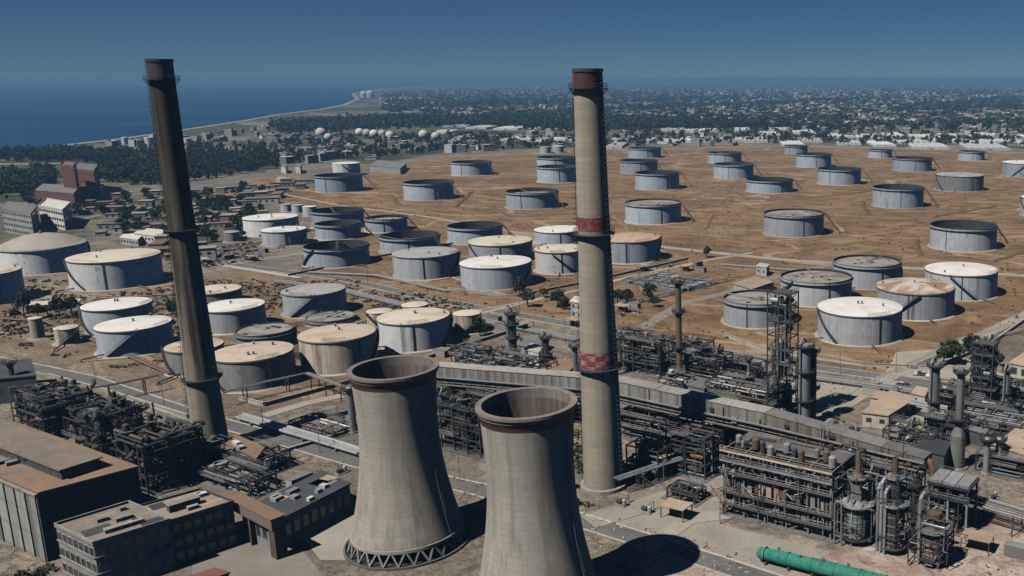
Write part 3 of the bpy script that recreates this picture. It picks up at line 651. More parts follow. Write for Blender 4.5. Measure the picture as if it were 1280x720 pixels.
TANKS = [
 (59,114,312,343,'dome','white','white tank under a grey brown domed roof'),
 (149,119,327,362,'cream','white','broad white tank with dark stair and stains, beside the domed tank'),
 (-18,108,346,383,'cream','white','pale tank cut by the picture edge below the domed tank'),
 (152,89,387,419,'white','grey','white roofed grey tank half behind another, below the broad white tank'),
 (173,97,413,445,'white','blue','white roofed grey tank in front of its twin, left of the soot black chimney'),
 (272,66,367,383,'cream','dark','low cream roofed tank partly behind the soot black chimney'),
 (295,82,389,417,'white','grey','white roofed tank touching the sunless side of the soot black chimney'),
 (248,74,439,469,'tan','dark','sandy roofed tank straight behind the soot black chimney'),
 (322,104,451,489,'tan','dark','dull dark tank with sandy roof, right beside the foot of the black chimney'),
 (334,74,419,437,'float','dark','low dark tank with a littered floating roof behind the dull sandy roofed one'),
 (396,80,369,397,'grey','grey','grey tank with a diagonal stair, its grey roof clean, in mid yard'),
 (415,63,402,408,'float','dark','very low tank with mottled floating roof before the grey stair tank'),
 (427,97,427,468,'tan','cream','cream tank with dark streaked wall and sandy roof behind a cooling tower'),
 (521,90,405,440,'cream','white','white tank with cream roof just behind the whole cooling tower'),
 (476,32,392,413,'cream','cream','small cream tank left of the cream roofed white tank'),
 (520,33,384,398,'cream','cream','small cream tank peeping over the cream roofed white tank'),
 (586,35,395,418,'cream','cream','small cream tank right of the cream roofed white tank'),
 (535,83,322,350,'grey','grey','grey roofed tank left in the middle row of covered tanks'),
 (622,89,335,363,'white','grey','grey tank with pale roof, front one of the pair by the pale chimney'),
 (627,80,307,330,'cream','grey','cream roofed tank behind the pale roofed one by the pale chimney'),
 (595,69,286,306,'open','blue','open tank with dark inside behind the cream roofed tank'),
 (514,76,299,318,'open','blue','open tank with dark inside above the grey roofed middle tank'),
 (484,53,275,291,'mid','blue','small open tank between two larger ones, below the road bend'),
 (423,82,312,335,'open','blue','open dark topped tank nearest of its cluster of grey open tanks'),
 (424,57,282,300,'open','blue','open tank in the middle of its cluster of grey open tanks'),
 (424,66,266,287,'open','blue','open tank farthest back in its cluster of grey open tanks'),
 (357,57,290,308,'white','grey','smaller of two white roofed tanks right of the black chimney'),
 (341,70,275,296,'white','white','larger of two white roofed tanks right of the black chimney'),
 (359,15,256,265,'grey','blue','tiny grey tank, first of three behind the two white roofed tanks'),
 (373,16,257,267,'grey','blue','tiny grey tank, middle of three behind the two white roofed tanks'),
 (388,18,259,271,'white','white','tiny white tank, last of three behind the two white roofed tanks'),
 (291,20,291,303,'grey','dark','small dull tank standing alone left of the two white roofed tanks'),
 (425,60,221,241,'open','blue','open grey tank at the seaward corner of the brown field'),
 (434,35,205,220,'white','white','white tank standing behind the open corner tank of the brown field'),
 (537,63,230,251,'open','blue','open grey tank second from the seaward corner of the brown field'),
 (590,51,204,220,'open','blue','open grey tank at the far edge of the field, left of two stacked ones'),
 (666,66,242,262,'mid','blue','grey tank with pale floating roof left of the pale chimney, in brown field'),
 (697,50,210,229,'mid','blue','front one of two grey tanks half hidden by the pale chimney'),
 (696,49,198,213,'mid','blue','back one of two grey tanks half hidden by the pale chimney'),
 (682,14,184,192,'grey','grey','tiny grey tank at the field edge, left of the pale chimney'),
 (698,14,183,191,'white','grey','tiny pale tank at the field edge, touching the pale chimney'),
 (817,70,257,281,'float','blue','grey tank with pale dusty floating roof right of the pale chimney'),
 (822,55,218,238,'open','blue','front one of a diagonal of three grey tanks right of the pale chimney'),
 (799,47,202,218,'open','blue','middle one of a diagonal of three grey tanks right of the pale chimney'),
 (806,41,186,198,'open','blue','back one of a diagonal of three grey tanks right of the pale chimney'),
 (906,42,192,205,'mid','blue','back one of two overlapping grey tanks in mid field'),
 (917,50,207,224,'mid','blue','front one of two overlapping grey tanks in mid field'),
 (962,58,227,242,'open','blue','low wide open tank in the middle of the brown field'),
 (992,75,271,297,'float','grey','grey tank with dusty floating roof and yellow stair in the near brown field'),
 (995,29,183,193,'mid','blue','small grey tank on the far edge of the brown field, mid right'),
 (1017,44,194,210,'open','blue','grey tank behind the open one in the right half of the field'),
 (1049,54,213,232,'open','blue','open grey tank just before another in the right half of the field'),
 (1100,30,188,198,'mid','blue','small far grey tank just right of mid right, on the field edge'),
 (1140,49,199,215,'open','blue','grey open tank on the far right field, second row'),
 (1122,64,237,261,'open','blue','open grey tank third row, between the low wide tank and picture edge'),
 (1199,60,221,240,'grey','dark','grey covered tank with patchy wall on the right field'),
 (1214,33,190,201,'mid','blue','small far grey tank near the right picture edge'),
 (1280,56,205,222,'white','blue','pale roofed tank cut by the picture edge, far row'),
 (1306,62,250,273,'white','blue','tank barely showing at the right picture edge'),
 (1203,84,287,315,'open','grey','large open tank with black inside, right brown field'),
 (1083,84,334,362,'float','grey','grey tank with dusty floating roof at the back of the right group'),
 (1020,89,354,384,'float','grey','grey tank with dusty floating roof in the middle of the right group'),
 (946,83,381,411,'float','grey','grey tank with dished floating roof, behind the tall lattice tower'),
 (1200,91,345,376,'white','grey','white roofed tank farthest right of the right group'),
 (1143,98,368,401,'rust','grey','tank with rust blotched roof in the right group'),
 (1074,105,396,433,'white','grey','white roofed tank nearest of the right group, with diagonal stair'),
 (700,62,291,306,'white','blue','white roofed tank partly behind the pale chimney, back one'),
 (702,64,316,343,'cream','white','white walled tank partly behind the pale chimney, front one'),
 (788,76,303,330,'orange','blue','orange roofed blue grey tank right behind the pale chimney'),
 (157,9,172,181,'white','white','tiny white tank on the shore, first of three by the sea'),
 (187,12,172,183,'white','white','tiny white tank on the shore, second of three by the sea'),
 (234,12,173,181,'white','white','tiny white tank on the shore, third of three by the sea'),
 (48,18,399,424,'cream','cream','small cream upright tank with rusty top at the left edge yard'),
 (86,32,412,431,'cream','cream','small squat tank with rusty top beside the small upright one'),
]
for a in TANKS: tank(*a)
M['ball'] = paint('off white sphere paint', (0.60, 0.575, 0.53), (0.4, 0.36, 0.31))
# gas spheres on legs
def sphere(px, py, rpx, label):
    p = Vector(at(px, py + rpx*1.25)); r = rpx*depth(p)/F_PX; h = r*1.35
    t = thing('gas_sphere', label, 'gas sphere', tuple(p), 0, 'gas spheres by the far wood')
    prof = [(max(0.02, r*math.cos(a)), h + r*math.sin(a)) for a in np.linspace(-math.pi/2, math.pi/2, 15)]
    MB().lathe(prof, 28).build('ball', M['ball'], t, smooth=True)
    for i in range(8):
        a = 2*math.pi*i/8; MB().cyl((r*0.98*math.cos(a), r*0.98*math.sin(a), 0), (r*0.98*math.cos(a), r*0.98*math.sin(a), h), r*0.05, n=6).build('leg', M['steel_grey'], t)
for px, py, rr, lb in [(402,167,6.5,'cream gas sphere standing apart from the row, larger one'),(411,172,5,'small cream sphere beside the larger lone sphere'),
    (450,166,5.2,'gas sphere at the seaward end of the row of five'),(459,167,5.2,'gas sphere second in the row of five'),(468,168,5.4,'gas sphere in the middle of the row of five'),
    (478,168,5.2,'gas sphere fourth in the row of five'),(488,170,5.6,'gas sphere at the landward end of the row of five'),(530,169,6,'seaward one of a lone pair of gas spheres'),(545,171,5.4,'landward one of a lone pair of gas spheres')]:
    sphere(px, py, rr, lb)
for px, rr, lb in [(455,4.2,'white dome on the far cape, seaward one'),(463,4.6,'white dome on the far cape, landward one')]:
    p = at(px, 122); r = rr*depth(p)/F_PX
    t = thing('silo', lb, 'silo', p, 0, 'white domes on the cape')
    MB().lathe([(r, 0), (r, r*1.0)], 24).build('wall', M['white_metal'], t, smooth=True)
    MB().lathe([(r*math.cos(a)+0.01, r + r*math.sin(a)) for a in np.linspace(0, math.pi/2, 9)], 24).build('roof', M['white_metal'], t, smooth=True)
# ------------------------------------------------------------------ process plant
AX = R(-30)                                                        # the plant's own grid: racks and roads run this way
def loc2(px, py, z=0.0):
    p = at(px, py, z); return (p[0], p[1], 0.0)
def drum(parent, c, L, r, ax, m, name='drum'):
    c = Vector(c); d = Vector((1, 0, 0)) if ax == 0 else Vector((0, 1, 0)) if ax == 1 else Vector((0, 0, 1))
    mb = MB(); prof = [(-L/2 - r*0.45, 0.15), (-L/2 - r*0.38, 0.55), (-L/2 - r*0.2, 0.85), (-L/2, 1.0), (-L*0.17, 1.0), (L*0.17, 1.0), (L/2, 1.0), (L/2 + r*0.2, 0.85), (L/2 + r*0.38, 0.55), (L/2 + r*0.45, 0.15)]
    for (a, ra), (b, rb) in zip(prof, prof[1:]): mb.cyl(c + d*a, c + d*b, r*ra, r*rb, 14, False)
    mb.cyl(c + d*(L/2+r*0.44), c + d*(L/2+r*0.46), r*0.16, r*0.02, 14, True); mb.cyl(c - d*(L/2+r*0.46), c - d*(L/2+r*0.44), r*0.02, r*0.16, 14, True)
    o = mb.build(name, M[m], parent)
    if ax != 2:
        for s in (-0.32, 0.32):
            q = c + d*(L*s); sz = (0.35, r*1.6, r) if ax == 0 else (r*1.6, 0.35, r)
            MB().box(q - Vector((0, 0, r*0.95)), sz).build('saddle', M['steel_dark'], o)
    return o
def railing(parent, pts, z, m='steel_grey', closed=True):
    mb = MB(); P = list(pts) + ([pts[0]] if closed else [])
    for h in (0.55, 1.1): mb.tube([(x, y, z+h) for x, y in P], 0.045, 4)
    for (x0, y0), (x1, y1) in zip(P, P[1:]):
        n = max(1, int(math.hypot(x1-x0, y1-y0)/2.0))
        for k in range(n): mb.beam((x0+(x1-x0)*k/n, y0+(y1-y0)*k/n, z), (x0+(x1-x0)*k/n, y0+(y1-y0)*k/n, z+1.1), 0.07)
    return mb.build('railing', M[m], parent)
def steel_frame(parent, L, W, zs, bx, by, m, brace=0.35, rng=random, cw=0.32):
    mb = MB(); nx = max(1, round(L/bx)); ny = max(1, round(W/by))
    X = [-L/2 + L*i/nx for i in range(nx+1)]; Y = [-W/2 + W*i/ny for i in range(ny+1)]
    for x in X:
        for y in Y: mb.box((x, y, zs[-1]/2), (cw, cw, zs[-1]))
    for z in zs:
        for y in Y: mb.box((0, y, z-0.15), (L, cw*0.7, cw))
        for x in X: mb.box((x, 0, z-0.17), (cw*0.7, W, cw*0.95))
    z0 = 0.0
    for z in zs:
        for i in range(nx):
            for y in (Y[0], Y[-1]):
                if rng.random() < brace: mb.beam((X[i], y, z0), (X[i+1], y, z), 0.16)
        for j in range(ny):
            for x in (X[0], X[-1]):
                if rng.random() < brace: mb.beam((x, Y[j], z), (x, Y[j+1], z0), 0.16)
        z0 = z
    return mb.build('steel_frame', M[m], parent)
def wander(rng, L, W, H, n):
    p = [rng.uniform(-L/2, L/2), rng.uniform(-W/2, W/2), rng.uniform(0.5, H)]; out = [tuple(p)]; last = -1
    for _ in range(n):
        a = rng.choice([i for i in (0, 0, 1, 2) if i != last]); last = a
        p[a] = (rng.uniform(-L/2, L/2), rng.uniform(-W/2, W/2), rng.uniform(0.4, H*1.03))[a]; out.append(tuple(p))
    return out
def unit(label, px, py, L, W, zs, seed, pal, frame='steel_dark', name='process_unit', cat='process unit', dens=0.6, npipe=30, pr=(0.1, 0.28), tall=2, ang=None, zc=0.0, rail='steel_grey', bx=5.0, decks=True, loops=0):
    rng = random.Random(seed); t = thing(name, label, cat, loc2(px, py, zc), AX if ang is None else ang)
    H = zs[-1]
    steel_frame(t, L, W, zs if decks or len(zs) < 2 else zs[:-1], bx, bx, frame, 0.4, rng, 0.32 if decks else 0.24)
    MB().box((0, 0, 0.1), (L+2.4, W+2.4, 0.2)).build('plinth', M['conc_dark'], t)
    nx, ny = max(1, round(L/bx)), max(1, round(W/bx)); base = 0.2
    for k, z in enumerate(zs):
        nxt = z
        for i in range(nx):
            for j in range(ny):
                x, y = -L/2 + L*(i+0.5)/nx, -W/2 + W*(j+0.5)/ny; h = nxt - base; q = rng.random()
                if q > dens: continue
                m = rng.choice(pal); q /= dens
                if q < 0.30: drum(t, (x, y, base + h*0.5), bx*0.62, min(h*0.32, rng.uniform(0.6, 1.3)), rng.randint(0, 1), m)
                elif q < 0.5:
                    for s in (-1, 1): drum(t, (x, y+s*1.0, base + h*rng.uniform(0.35, 0.6)), bx*0.7, 0.55, 0, m, 'heat_exchanger')
                elif q < 0.72: drum(t, (x, y, base + h*0.45), h*0.55, rng.uniform(0.6, 1.2), 2, m, 'vertical_vessel')
                elif q < 0.86:
                    b = MB().box((x, y, base + h*0.32), (bx*0.6, bx*0.45, h*0.6)).build('equipment_box', M[m], t)
                else:
                    f = MB().box((x, y, base + h*0.6), (bx*0.8, bx*0.8, 0.9)).build('fan_housing', M[m], t)
                    MB().lathe([(bx*0.32, 0.45), (bx*0.34, 1.0), (bx*0.30, 1.0), (bx*0.28, 0.5)], 16, (x, y, base + h*0.6)).build('fan_ring', M['steel_grey'], f)
        base = z + 0.15
        if not decks and k == len(zs)-1: continue
        x0, x1 = sorted((rng.uniform(-L/2, L/2), rng.uniform(-L/2, L/2)))
        if x1 - x0 < L*0.3: x0, x1 = -L/2, 0
        w_ = rng.uniform(0.15, 0.35)*W; ys = rng.choice((-1, 1))
        y0, y1 = (-W/2-0.8, -W/2-0.8+w_) if ys < 0 else (W/2+0.8-w_, W/2+0.8)
        dk = MB().box(((x0+x1)/2, (y0+y1)/2, z+0.06), (x1-x0+1.2, y1-y0, 0.08)).build('deck', M['grating'], t)
        railing(dk, [(x0-0.6, y0), (x1+0.6, y0), (x1+0.6, y1), (x0-0.6, y1)], z+0.1, rail)
    for k in range(loops):
        c = Vector((rng.uniform(-L/2, L/2), rng.uniform(-W/2, W/2), rng.uniform(0.3, 0.98)*H)); u = Vector((rng.gauss(0, 1), rng.gauss(0, 1), rng.gauss(0, 0.5))).normalized(); v = u.cross(Vector((rng.gauss(0, 1), rng.gauss(0, 1), rng.gauss(0, 1)))).normalized(); q = rng.uniform(0.6, 1.6); a1 = rng.uniform(2.5, 5.5)
        MB().tube([tuple(c + u*(q*math.cos(a1*i/10)) + v*(q*math.sin(a1*i/10))) for i in range(11)], rng.uniform(0.18, 0.5), 8).build('bent_duct', M[rng.choice(pal)], t)
    for k in range(npipe):
        MB().tube(wander(rng, L*1.05, W*1.05, H, rng.randint(2, 5)), rng.uniform(*pr), 6).build('pipe', M[rng.choice(pal)], t)
    for k in range(tall):
        x, y = rng.uniform(-L*0.4, L*0.4), rng.uniform(-W*0.4, W*0.4); hh = rng.uniform(0.5, 1.25)*H; r = rng.uniform(0.5, 1.1)
        o = drum(t, (x, y, hh/2 + 0.5), hh, r, 2, rng.choice(pal), 'vertical_vessel')
        MB().lathe([(r, hh*0.93), (r+0.9, hh*0.93), (r+0.9, hh*0.93+0.12), (r, hh*0.93+0.12)], 16, (x, y, 0)).build('platform', M['grating'], o)
    return t
LIGHT = ['steel_grey', 'insul', 'blue_metal', 'steel_brown', 'steel_grey', 'white_metal']
MID = ['steel_grey', 'steel_brown', 'steel_dark', 'blue_metal', 'steel_rust', 'insul', 'green_metal']
DARK = ['steel_dark', 'steel_dark', 'steel_dark', 'blue_metal', 'steel_brown', 'steel_grey', 'steel_rust', 'insul']
M['soot_blue'] = paint('sooty blue grey steel', (0.075, 0.085, 0.10), (0.03, 0.03, 0.03))
BLACK = ['steel_dark', 'steel_dark', 'soot_blue', 'steel_dark', 'steel_dark', 'soot_blue', 'steel_brown']
unit('low dense process unit of pipes and drums behind the two cooling towers', 634, 474, 32, 15, [3.5, 7], 11, MID, npipe=70, tall=3)
unit('dark pipe crammed frame between the two cooling towers', 588, 556, 20, 11, [4.5, 9, 13], 12, BLACK, npipe=80, pr=(0.08, 0.2), tall=2, frame='steel_dark')
unit('small pipe crammed frame right beside the whole cooling tower', 588, 512, 12, 10, [5, 10], 21, DARK, npipe=45, tall=1)
unit('dark process frame just right of the pale chimney shaft', 812, 462, 17, 11, [4, 8, 12], 13, DARK, npipe=55, tall=3)
unit('sooty process frame right of the slim dark stack', 878, 478, 17, 11, [4, 7.5, 10.5], 14, DARK, npipe=55, tall=3)
unit('sprawl of low exchangers and pale bent pipes left of the lattice tower', 930, 500, 22, 11, [3, 6], 15, LIGHT, npipe=80, tall=2)
unit('low dark pipe unit under the cladded gallery by the pale chimney', 828, 548, 26, 9, [3.5, 7], 16, DARK, npipe=80, pr=(0.08, 0.2), tall=2)
unit('small dark pump frame right of the pale chimney foot', 815, 590, 10, 8, [4, 8], 17, DARK, npipe=45, tall=2)
unit('dark pipe frame with a stair tower, left of the long burner structure', 868, 588, 12, 8, [4, 8, 11], 18, DARK, npipe=45, tall=2)
unit('low unit of drums under the yard lamps near the far picture corner', 1246, 548, 26, 12, [3.5, 7], 19, MID, npipe=60, tall=3)
unit('compact unit of condensers behind the end of the gallery', 1140, 566, 14, 8, [3.5, 7], 20, MID, npipe=45, tall=2)
unit('scorched frame of tangled boiler pipes nearest the picture edge', 72, 512, 18, 15, [5, 9.5, 13], 31, BLACK, npipe=95, pr=(0.1, 0.4), tall=4, zc=6, dens=0.85, decks=False, loops=45)
unit('scorched frame of tangled boiler pipes in the middle of three', 138, 535, 17, 14, [5, 9.5, 13], 32, BLACK, npipe=95, pr=(0.1, 0.4), tall=4, zc=6, dens=0.85, decks=False, loops=45)
unit('scorched boiler frame beside the foot of the black chimney', 200, 568, 15, 15, [5, 10, 14.5], 33, BLACK, npipe=95, pr=(0.1, 0.4), tall=3, zc=7, dens=0.85, decks=False, loops=45)
unit('half stripped unit of low pipes right of the black chimney foot', 318, 582, 18, 9, [2.5, 5], 34, DARK, npipe=60, tall=0)
unit('low scrapyard of pipes between black chimney and long dark hall', 300, 606, 20, 7, [2.2, 4.2], 35, DARK, npipe=60, tall=0)
unit('tangle of pipes behind the three heaters', 1118, 632, 12, 8, [4, 8, 11], 36, DARK, npipe=80, tall=3)
unit('outdoor switchyard of many thin posts beyond the pale chimney', 838, 354, 40, 26, [2.4], 37, LIGHT, npipe=60, frame='steel_grey', pr=(0.06, 0.14), tall=4, dens=0.3, decks=False, name='switchyard', cat='switchyard', bx=6.5)
unit('low piping unit left of the small dark column, behind whole cooling tower', 590, 452, 12, 8, [3, 5.5], 38, MID, npipe=45, tall=1)
unit('small frame of pale drums before the slim dark stack', 846, 492, 9, 7, [3, 6], 39, LIGHT, npipe=35, tall=1)
unit('rust brown pipe frame under the right end of the gallery', 1082, 596, 14, 7, [4, 8], 40, DARK, npipe=50, tall=1)
unit('low process frame beyond the two stepped stacks', 1195, 505, 14, 9, [3.5, 6], 41, MID, npipe=45, tall=1)
unit('dark pipe frame right behind the squat brown heater', 1178, 655, 9, 6, [4, 8], 42, DARK, npipe=60, tall=3)
unit('tall dark frame of pipes between burner structure and ribbed heater', 1056, 640, 6, 9, [4, 8, 12, 15], 43, DARK, npipe=80, tall=2)
unit('low condensers on a frame at the right picture edge, before the tan flat roof', 1262, 590, 16, 7, [3, 5], 44, MID, npipe=50, tall=2)
unit('scorched low unit left of the flue box', 262, 575, 10, 8, [3, 6], 45, BLACK, npipe=60, tall=1, decks=False, loops=15)
unit('low mass of pipes between the slim dark stack and gallery', 900, 520, 16, 8, [2.5, 5], 46, MID, npipe=70, tall=1)
unit('low pipe yard before the pale chimney foot', 790, 596, 10, 6, [2.5], 47, MID, npipe=40, tall=1)
unit('valve and pipe yard left of the whole cooling tower', 404, 535, 20, 8, [1.8], 48, LIGHT, npipe=55, tall=0, dens=0.3)
unit('low pipe frame tight behind the pale chimney checks', 790, 440, 14, 9, [4, 8], 61, DARK, npipe=60, tall=3)
unit('low frame of drums at the road behind the slim dark stack', 862, 448, 16, 8, [3.5, 7], 62, DARK, npipe=55, tall=3)
unit('low dark frame left of the lattice tower foot, nearer the road', 925, 470, 16, 8, [3.5, 6], 63, DARK, npipe=55, tall=2)
unit('dark two deck frame between the stepped stacks', 1182, 552, 10, 8, [4, 8], 64, DARK, npipe=55, tall=2)
unit('dark frame beyond the lattice pair at the right edge', 1262, 508, 16, 9, [4, 8], 65, DARK, npipe=60, tall=4)
unit('pipe frame in front of the lattice pair', 1222, 530, 16, 7, [4, 7], 66, DARK, npipe=60, tall=2)
unit('low frame of exchangers under the middle of the gallery', 930, 548, 14, 6, [3.5, 7], 67, DARK, npipe=55, tall=1)
unit('scrappy pipe frame left of the pale chimney, behind the front tower', 704, 520, 11, 8, [4, 8], 68, DARK, npipe=55, tall=3)
unit('small valve frame beside the road fork, left of burner structure', 858, 622, 8, 5, [3], 69, DARK, npipe=35, tall=1)
# the long burner structure
def burner_structure():
    A = Vector(at(905, 642)); B = Vector(at(1038, 676)); d = (B - A).normalized(); L = (B - A).length; nrm = Vector((-d.y, d.x, 0)); W = 12.0
    c = (A + B)/2 + nrm*W/2
    t = thing('burner_structure', 'long open steel structure of stacked burner levels with pale railings', 'process unit', (c.x, c.y, 0), math.atan2(d.y, d.x))
    rng = random.Random(5); zs = [3.0, 6.0, 10.8, 13.8, 16.2]
    steel_frame(t, L, W, zs, L/5, W/2, 'steel_grey', 0.12, rng, 0.34)
    MB().box((0, 0, 0.12), (L+2, W+2, 0.24)).build('plinth', M['conc_dark'], t)
    MB().box((0, W*0.12, 8), (L*0.97, W*0.55, 15.2)).build('casing', M['steel_dark'], t)
    for k, z in enumerate(zs):
        dk = MB().box((0, -W/2-0.45, z+0.08), (L+1.0, 0.9, 0.1)).build('walkway', M['grating'], t)
        railing(dk, [(-L/2-0.5, -W/2-0.85), (L/2+0.5, -W/2-0.85)], z+0.12, 'cream_metal' if k == 4 else 'steel_grey', False)
        MB().box((0, -W/2-0.92, z+0.02), (L+1.0, 0.1, 0.42 if k > 2 else 0.22)).build('edge_beam', M['cream_metal' if k == 4 else 'insul' if k == 3 else 'steel_brown'], dk)
        MB().box((0, W*0.2, z+0.08), (L, W*0.5, 0.1)).build('deck', M['grating'], t)
        b0 = (zs[k-1] if k else 0.2) + 0.2; h = z - b0; nn = 24 if k == 4 else 15
        for i in range(nn):
            x = -L/2 + L*(i+0.5)/nn + rng.uniform(-0.25, 0.25)
            if k == 4: MB().box((x, -W/2+0.5, b0+h*0.45), (0.4, 0.4, h*0.7)).build('tube_end', M[rng.choice(['cream_metal', 'steel_rust', 'steel_brown', 'roof_tan'])], t)
            elif k in (0, 3):
                if rng.random() < 0.85: drum(t, (x, -W/2+rng.uniform(0.4, 1.4), b0+h*rng.uniform(0.3, 0.55)), h*0.4, rng.uniform(0.3, 0.6), rng.choice((1, 2)), rng.choice(MID), 'burner')
            elif k == 2 or rng.random() < 0.45: MB().box((x, -W/2+rng.uniform(0.3, 1.2), b0+h*rng.uniform(0.38, 0.5)), (L/15*rng.uniform(0.55, 0.9), 0.8, h*rng.uniform(0.55, 0.85))).build('firebox_panel', M[rng.choice(['wall_pink', 'steel_rust', 'roof_tan', 'wall_red', 'steel_grey', 'wall_pink', 'conc', 'steel_brown'])], t)
    for k in range(26):
        x = rng.uniform(-L/2, L/2); z0 = rng.choice([0.3, 3, 6, 10.8]); MB().tube([(x, -W/2-rng.uniform(0.1, 1.2), z0), (x, -W/2-rng.uniform(0.1, 1.2), z0+rng.uniform(2, 7)), (x+rng.uniform(-4, 4), -W/2-0.3, z0+rng.uniform(2, 7))], rng.uniform(0.08, 0.2), 6).build('front_pipe', M[rng.choice(MID)], t)
    for i in range(11):                                            # pale drums along the top
        x = -L/2 + L*(i+0.5)/11; drum(t, (x, -W*0.18 + rng.uniform(-2.0, 2.0), 15.7+1.5), rng.uniform(1.0, 2.4), rng.uniform(0.5, 0.95), 2, rng.choice(['steel_dark', 'soot_blue', 'steel_grey', 'steel_brown', 'steel_grey']), 'top_drum')
    for k in range(70):
        MB().tube(wander(rng, L, W, 17.5, rng.randint(2, 4)), rng.uniform(0.08, 0.22), 6).build('pipe', M[rng.choice(DARK)], t)
    for x in (L/2+1.4, L/2+3.2):
        MB().tube([(x, -W/2-1, 0.3), (x, -W/2-1, 9.5), (x+0.3, -W/2-1, 10.2), (x+1.0, -W/2-1, 10.4), (x+1.6, -W/2-1, 9.8), (x+1.7, -W/2-1, 0.3)] if x < L/2+2 else [(x+1.8, -W/2, 0.3), (x+1.8, -W/2, 12)], 0.22, 8).build('riser_pipe', M['insul'], t)
burner_structure()
# columns, stacks and towers
def column(label, base_px, top_py, r, m, name='distillation_column', cat='column', steps=None, nplat=3, seed=1, pipe=True, ladder_=True, overhang=1.2):
    b = at(*base_px); H = zfor(b, top_py); rng = random.Random(seed)
    t = thing(name, label, cat, b)
    st = steps or [(0, r*1.12), (0.08, r), (1.0, r)]
    prof = [(rr, f*H) for f, rr in st] + [(st[-1][1]*0.8, H + r*0.25), (st[-1][1]*0.4, H + r*0.42), (0.04, H + r*0.45)]
    MB().lathe(prof, 24).build('shell', M[m], t)
    rad = lambda z: float(np.interp(z, [p[1] for p in prof], [p[0] for p in prof]))
    MB().lathe([(r*1.6, 0), (r*1.6, 0.4), (r, 0.45)], 20).build('footing', M['conc'], t)
    for k in range(nplat):
        z = H*(0.98 if k == 0 else (k/(nplat)) + rng.uniform(-0.05, 0.05)); ring_platform(t, z, rad(z), overhang, 'steel_dark')
    if ladder_: ladder(t, R(-60), rad, 0.5, H)
    if pipe:
        a = R(-140); q = r + 0.4; x, y = math.cos(a), math.sin(a)
        MB().tube([(0, 0, H+r*0.4), (0, 0, H+r*0.4+1.0), (x*q*0.6, y*q*0.6, H+r*0.4+1.6), (x*(q+0.2), y*(q+0.2), H+r*0.3), (x*(q+0.2), y*(q+0.2), 1.0)], 0.28, 8).build('overhead_pipe', M['insul'], t)
    return t
column('slim dark stack with wide top platform rising behind the gallery', (850,484), 350, 1.0, 'steel_brown', 'stack', 'stack', nplat=3, seed=2, pipe=False)
column('dark grey twin shelled column right of the lattice tower', (1006,530), 431, 1.55, 'blue_metal', nplat=3, seed=3)
column('slimmer dark column tucked against the twin shelled column', (1016,527), 437, 0.9, 'steel_dark', nplat=2, seed=4)
column('dark column with ringed top behind the cooling towers, the taller', (643,456), 391, 1.3, 'steel_dark', nplat=4, seed=5)
column('short dark column beside a pale box, behind the cooling towers', (684,468), 421, 1.0, 'steel_dark', nplat=2, seed=6)
column('grey pipe column touching the near side of the pale chimney', (721,492), 431, 0.85, 'blue_metal', 'stack', 'stack', nplat=1, seed=7, pipe=False)
column('pale green column with a darker flared foot near the white hut', (1166,541), 455, 1.35, 'green_metal', nplat=2, seed=8, steps=[(0, 1.75), (0.42, 1.75), (0.48, 1.35), (1, 1.35)])
column('stepped green grey stack, thick below and slim above', (1196,584), 462, 1.8, 'green_metal', 'stack', 'stack', steps=[(0, 1.95), (0.34, 1.95), (0.42, 1.0), (1, 0.95)], nplat=2, seed=9, pipe=False)
column('left slim column inside the distant lattice pair', (1219,510), 433, 1.0, 'steel_grey', nplat=5, seed=10)
column('right slim column of the distant lattice pair', (1236,507), 425, 1.2, 'blue_metal', nplat=5, seed=11)
column('squat grey column standing among pipes between the cooling towers', (560,545), 492, 0.7, 'insul', nplat=2, seed=12)
column('short dark stack right of the switchyard', (764,470), 428, 0.6, 'steel_dark', 'stack', 'stack', nplat=1, seed=13, pipe=False)
column('pale vertical vessel beside the whole cooling tower, ladder on it', (442,540), 484, 1.0, 'insul', nplat=1, seed=14, pipe=False)
column('pale stub column in the low unit near the far picture corner', (1232,592), 548, 0.8, 'insul', nplat=1, seed=15, pipe=False)
column('second pale stub column in the low unit near the far picture corner', (1247,590), 548, 0.8, 'insul', nplat=1, seed=16, pipe=False)
column('brown stack rising from dark boilers at the picture edge', (20,500), 452, 0.8, 'steel_brown', 'stack', 'stack', nplat=1, seed=17, pipe=False)
def lattice(label, base_px, top_py, L, W, n, seed, pal, filled=True):
    b = at(*base_px); H = zfor(b, top_py); rng = random.Random(seed); t = thing('lattice_tower', label, 'lattice tower', b, AX)
    zs = [H*(k+1)/n for k in range(n)]
    steel_frame(t, L, W, zs, L/2, W, 'steel_dark', 0.75, rng, 0.3)
    for k, z in enumerate(zs):
        if rng.random() < 0.8:
            dk = MB().box((rng.uniform(-0.15, 0.15)*L, 0, z+0.06), (L*rng.uniform(0.5, 1.15), W*1.1, 0.1)).build('deck', M['grating'], t)
            railing(dk, [(-L/2, -W*0.55), (L/2, -W*0.55), (L/2, W*0.55), (-L/2, W*0.55)], z+0.1, 'steel_dark')
        if filled and z < H*0.95:
            for q in range(3): 
                if rng.random() < (0.9 if z < H*0.5 else 0.55): drum(t, (rng.uniform(-0.35, 0.35)*L, rng.uniform(-0.3, 0.3)*W, z+H/n*0.4), H/n*0.5, rng.uniform(0.4, 0.9), rng.choice((0, 2, 2)), rng.choice(pal), 'vessel')
    for k in range(34):
        MB().tube(wander(rng, L, W, H*(0.5 if k < 20 else 1.0), rng.randint(2, 4)), rng.uniform(0.08, 0.25), 6).build('pipe', M[rng.choice(pal)], t)
    return t
lattice('tall dark lattice tower with open decks before the tank group', (978,522), 364, 7.6, 5.0, 9, 51, DARK)
lattice('distant dark lattice tower wrapping two slim columns', (1227,512), 428, 6.5, 4.2, 6, 52, DARK)
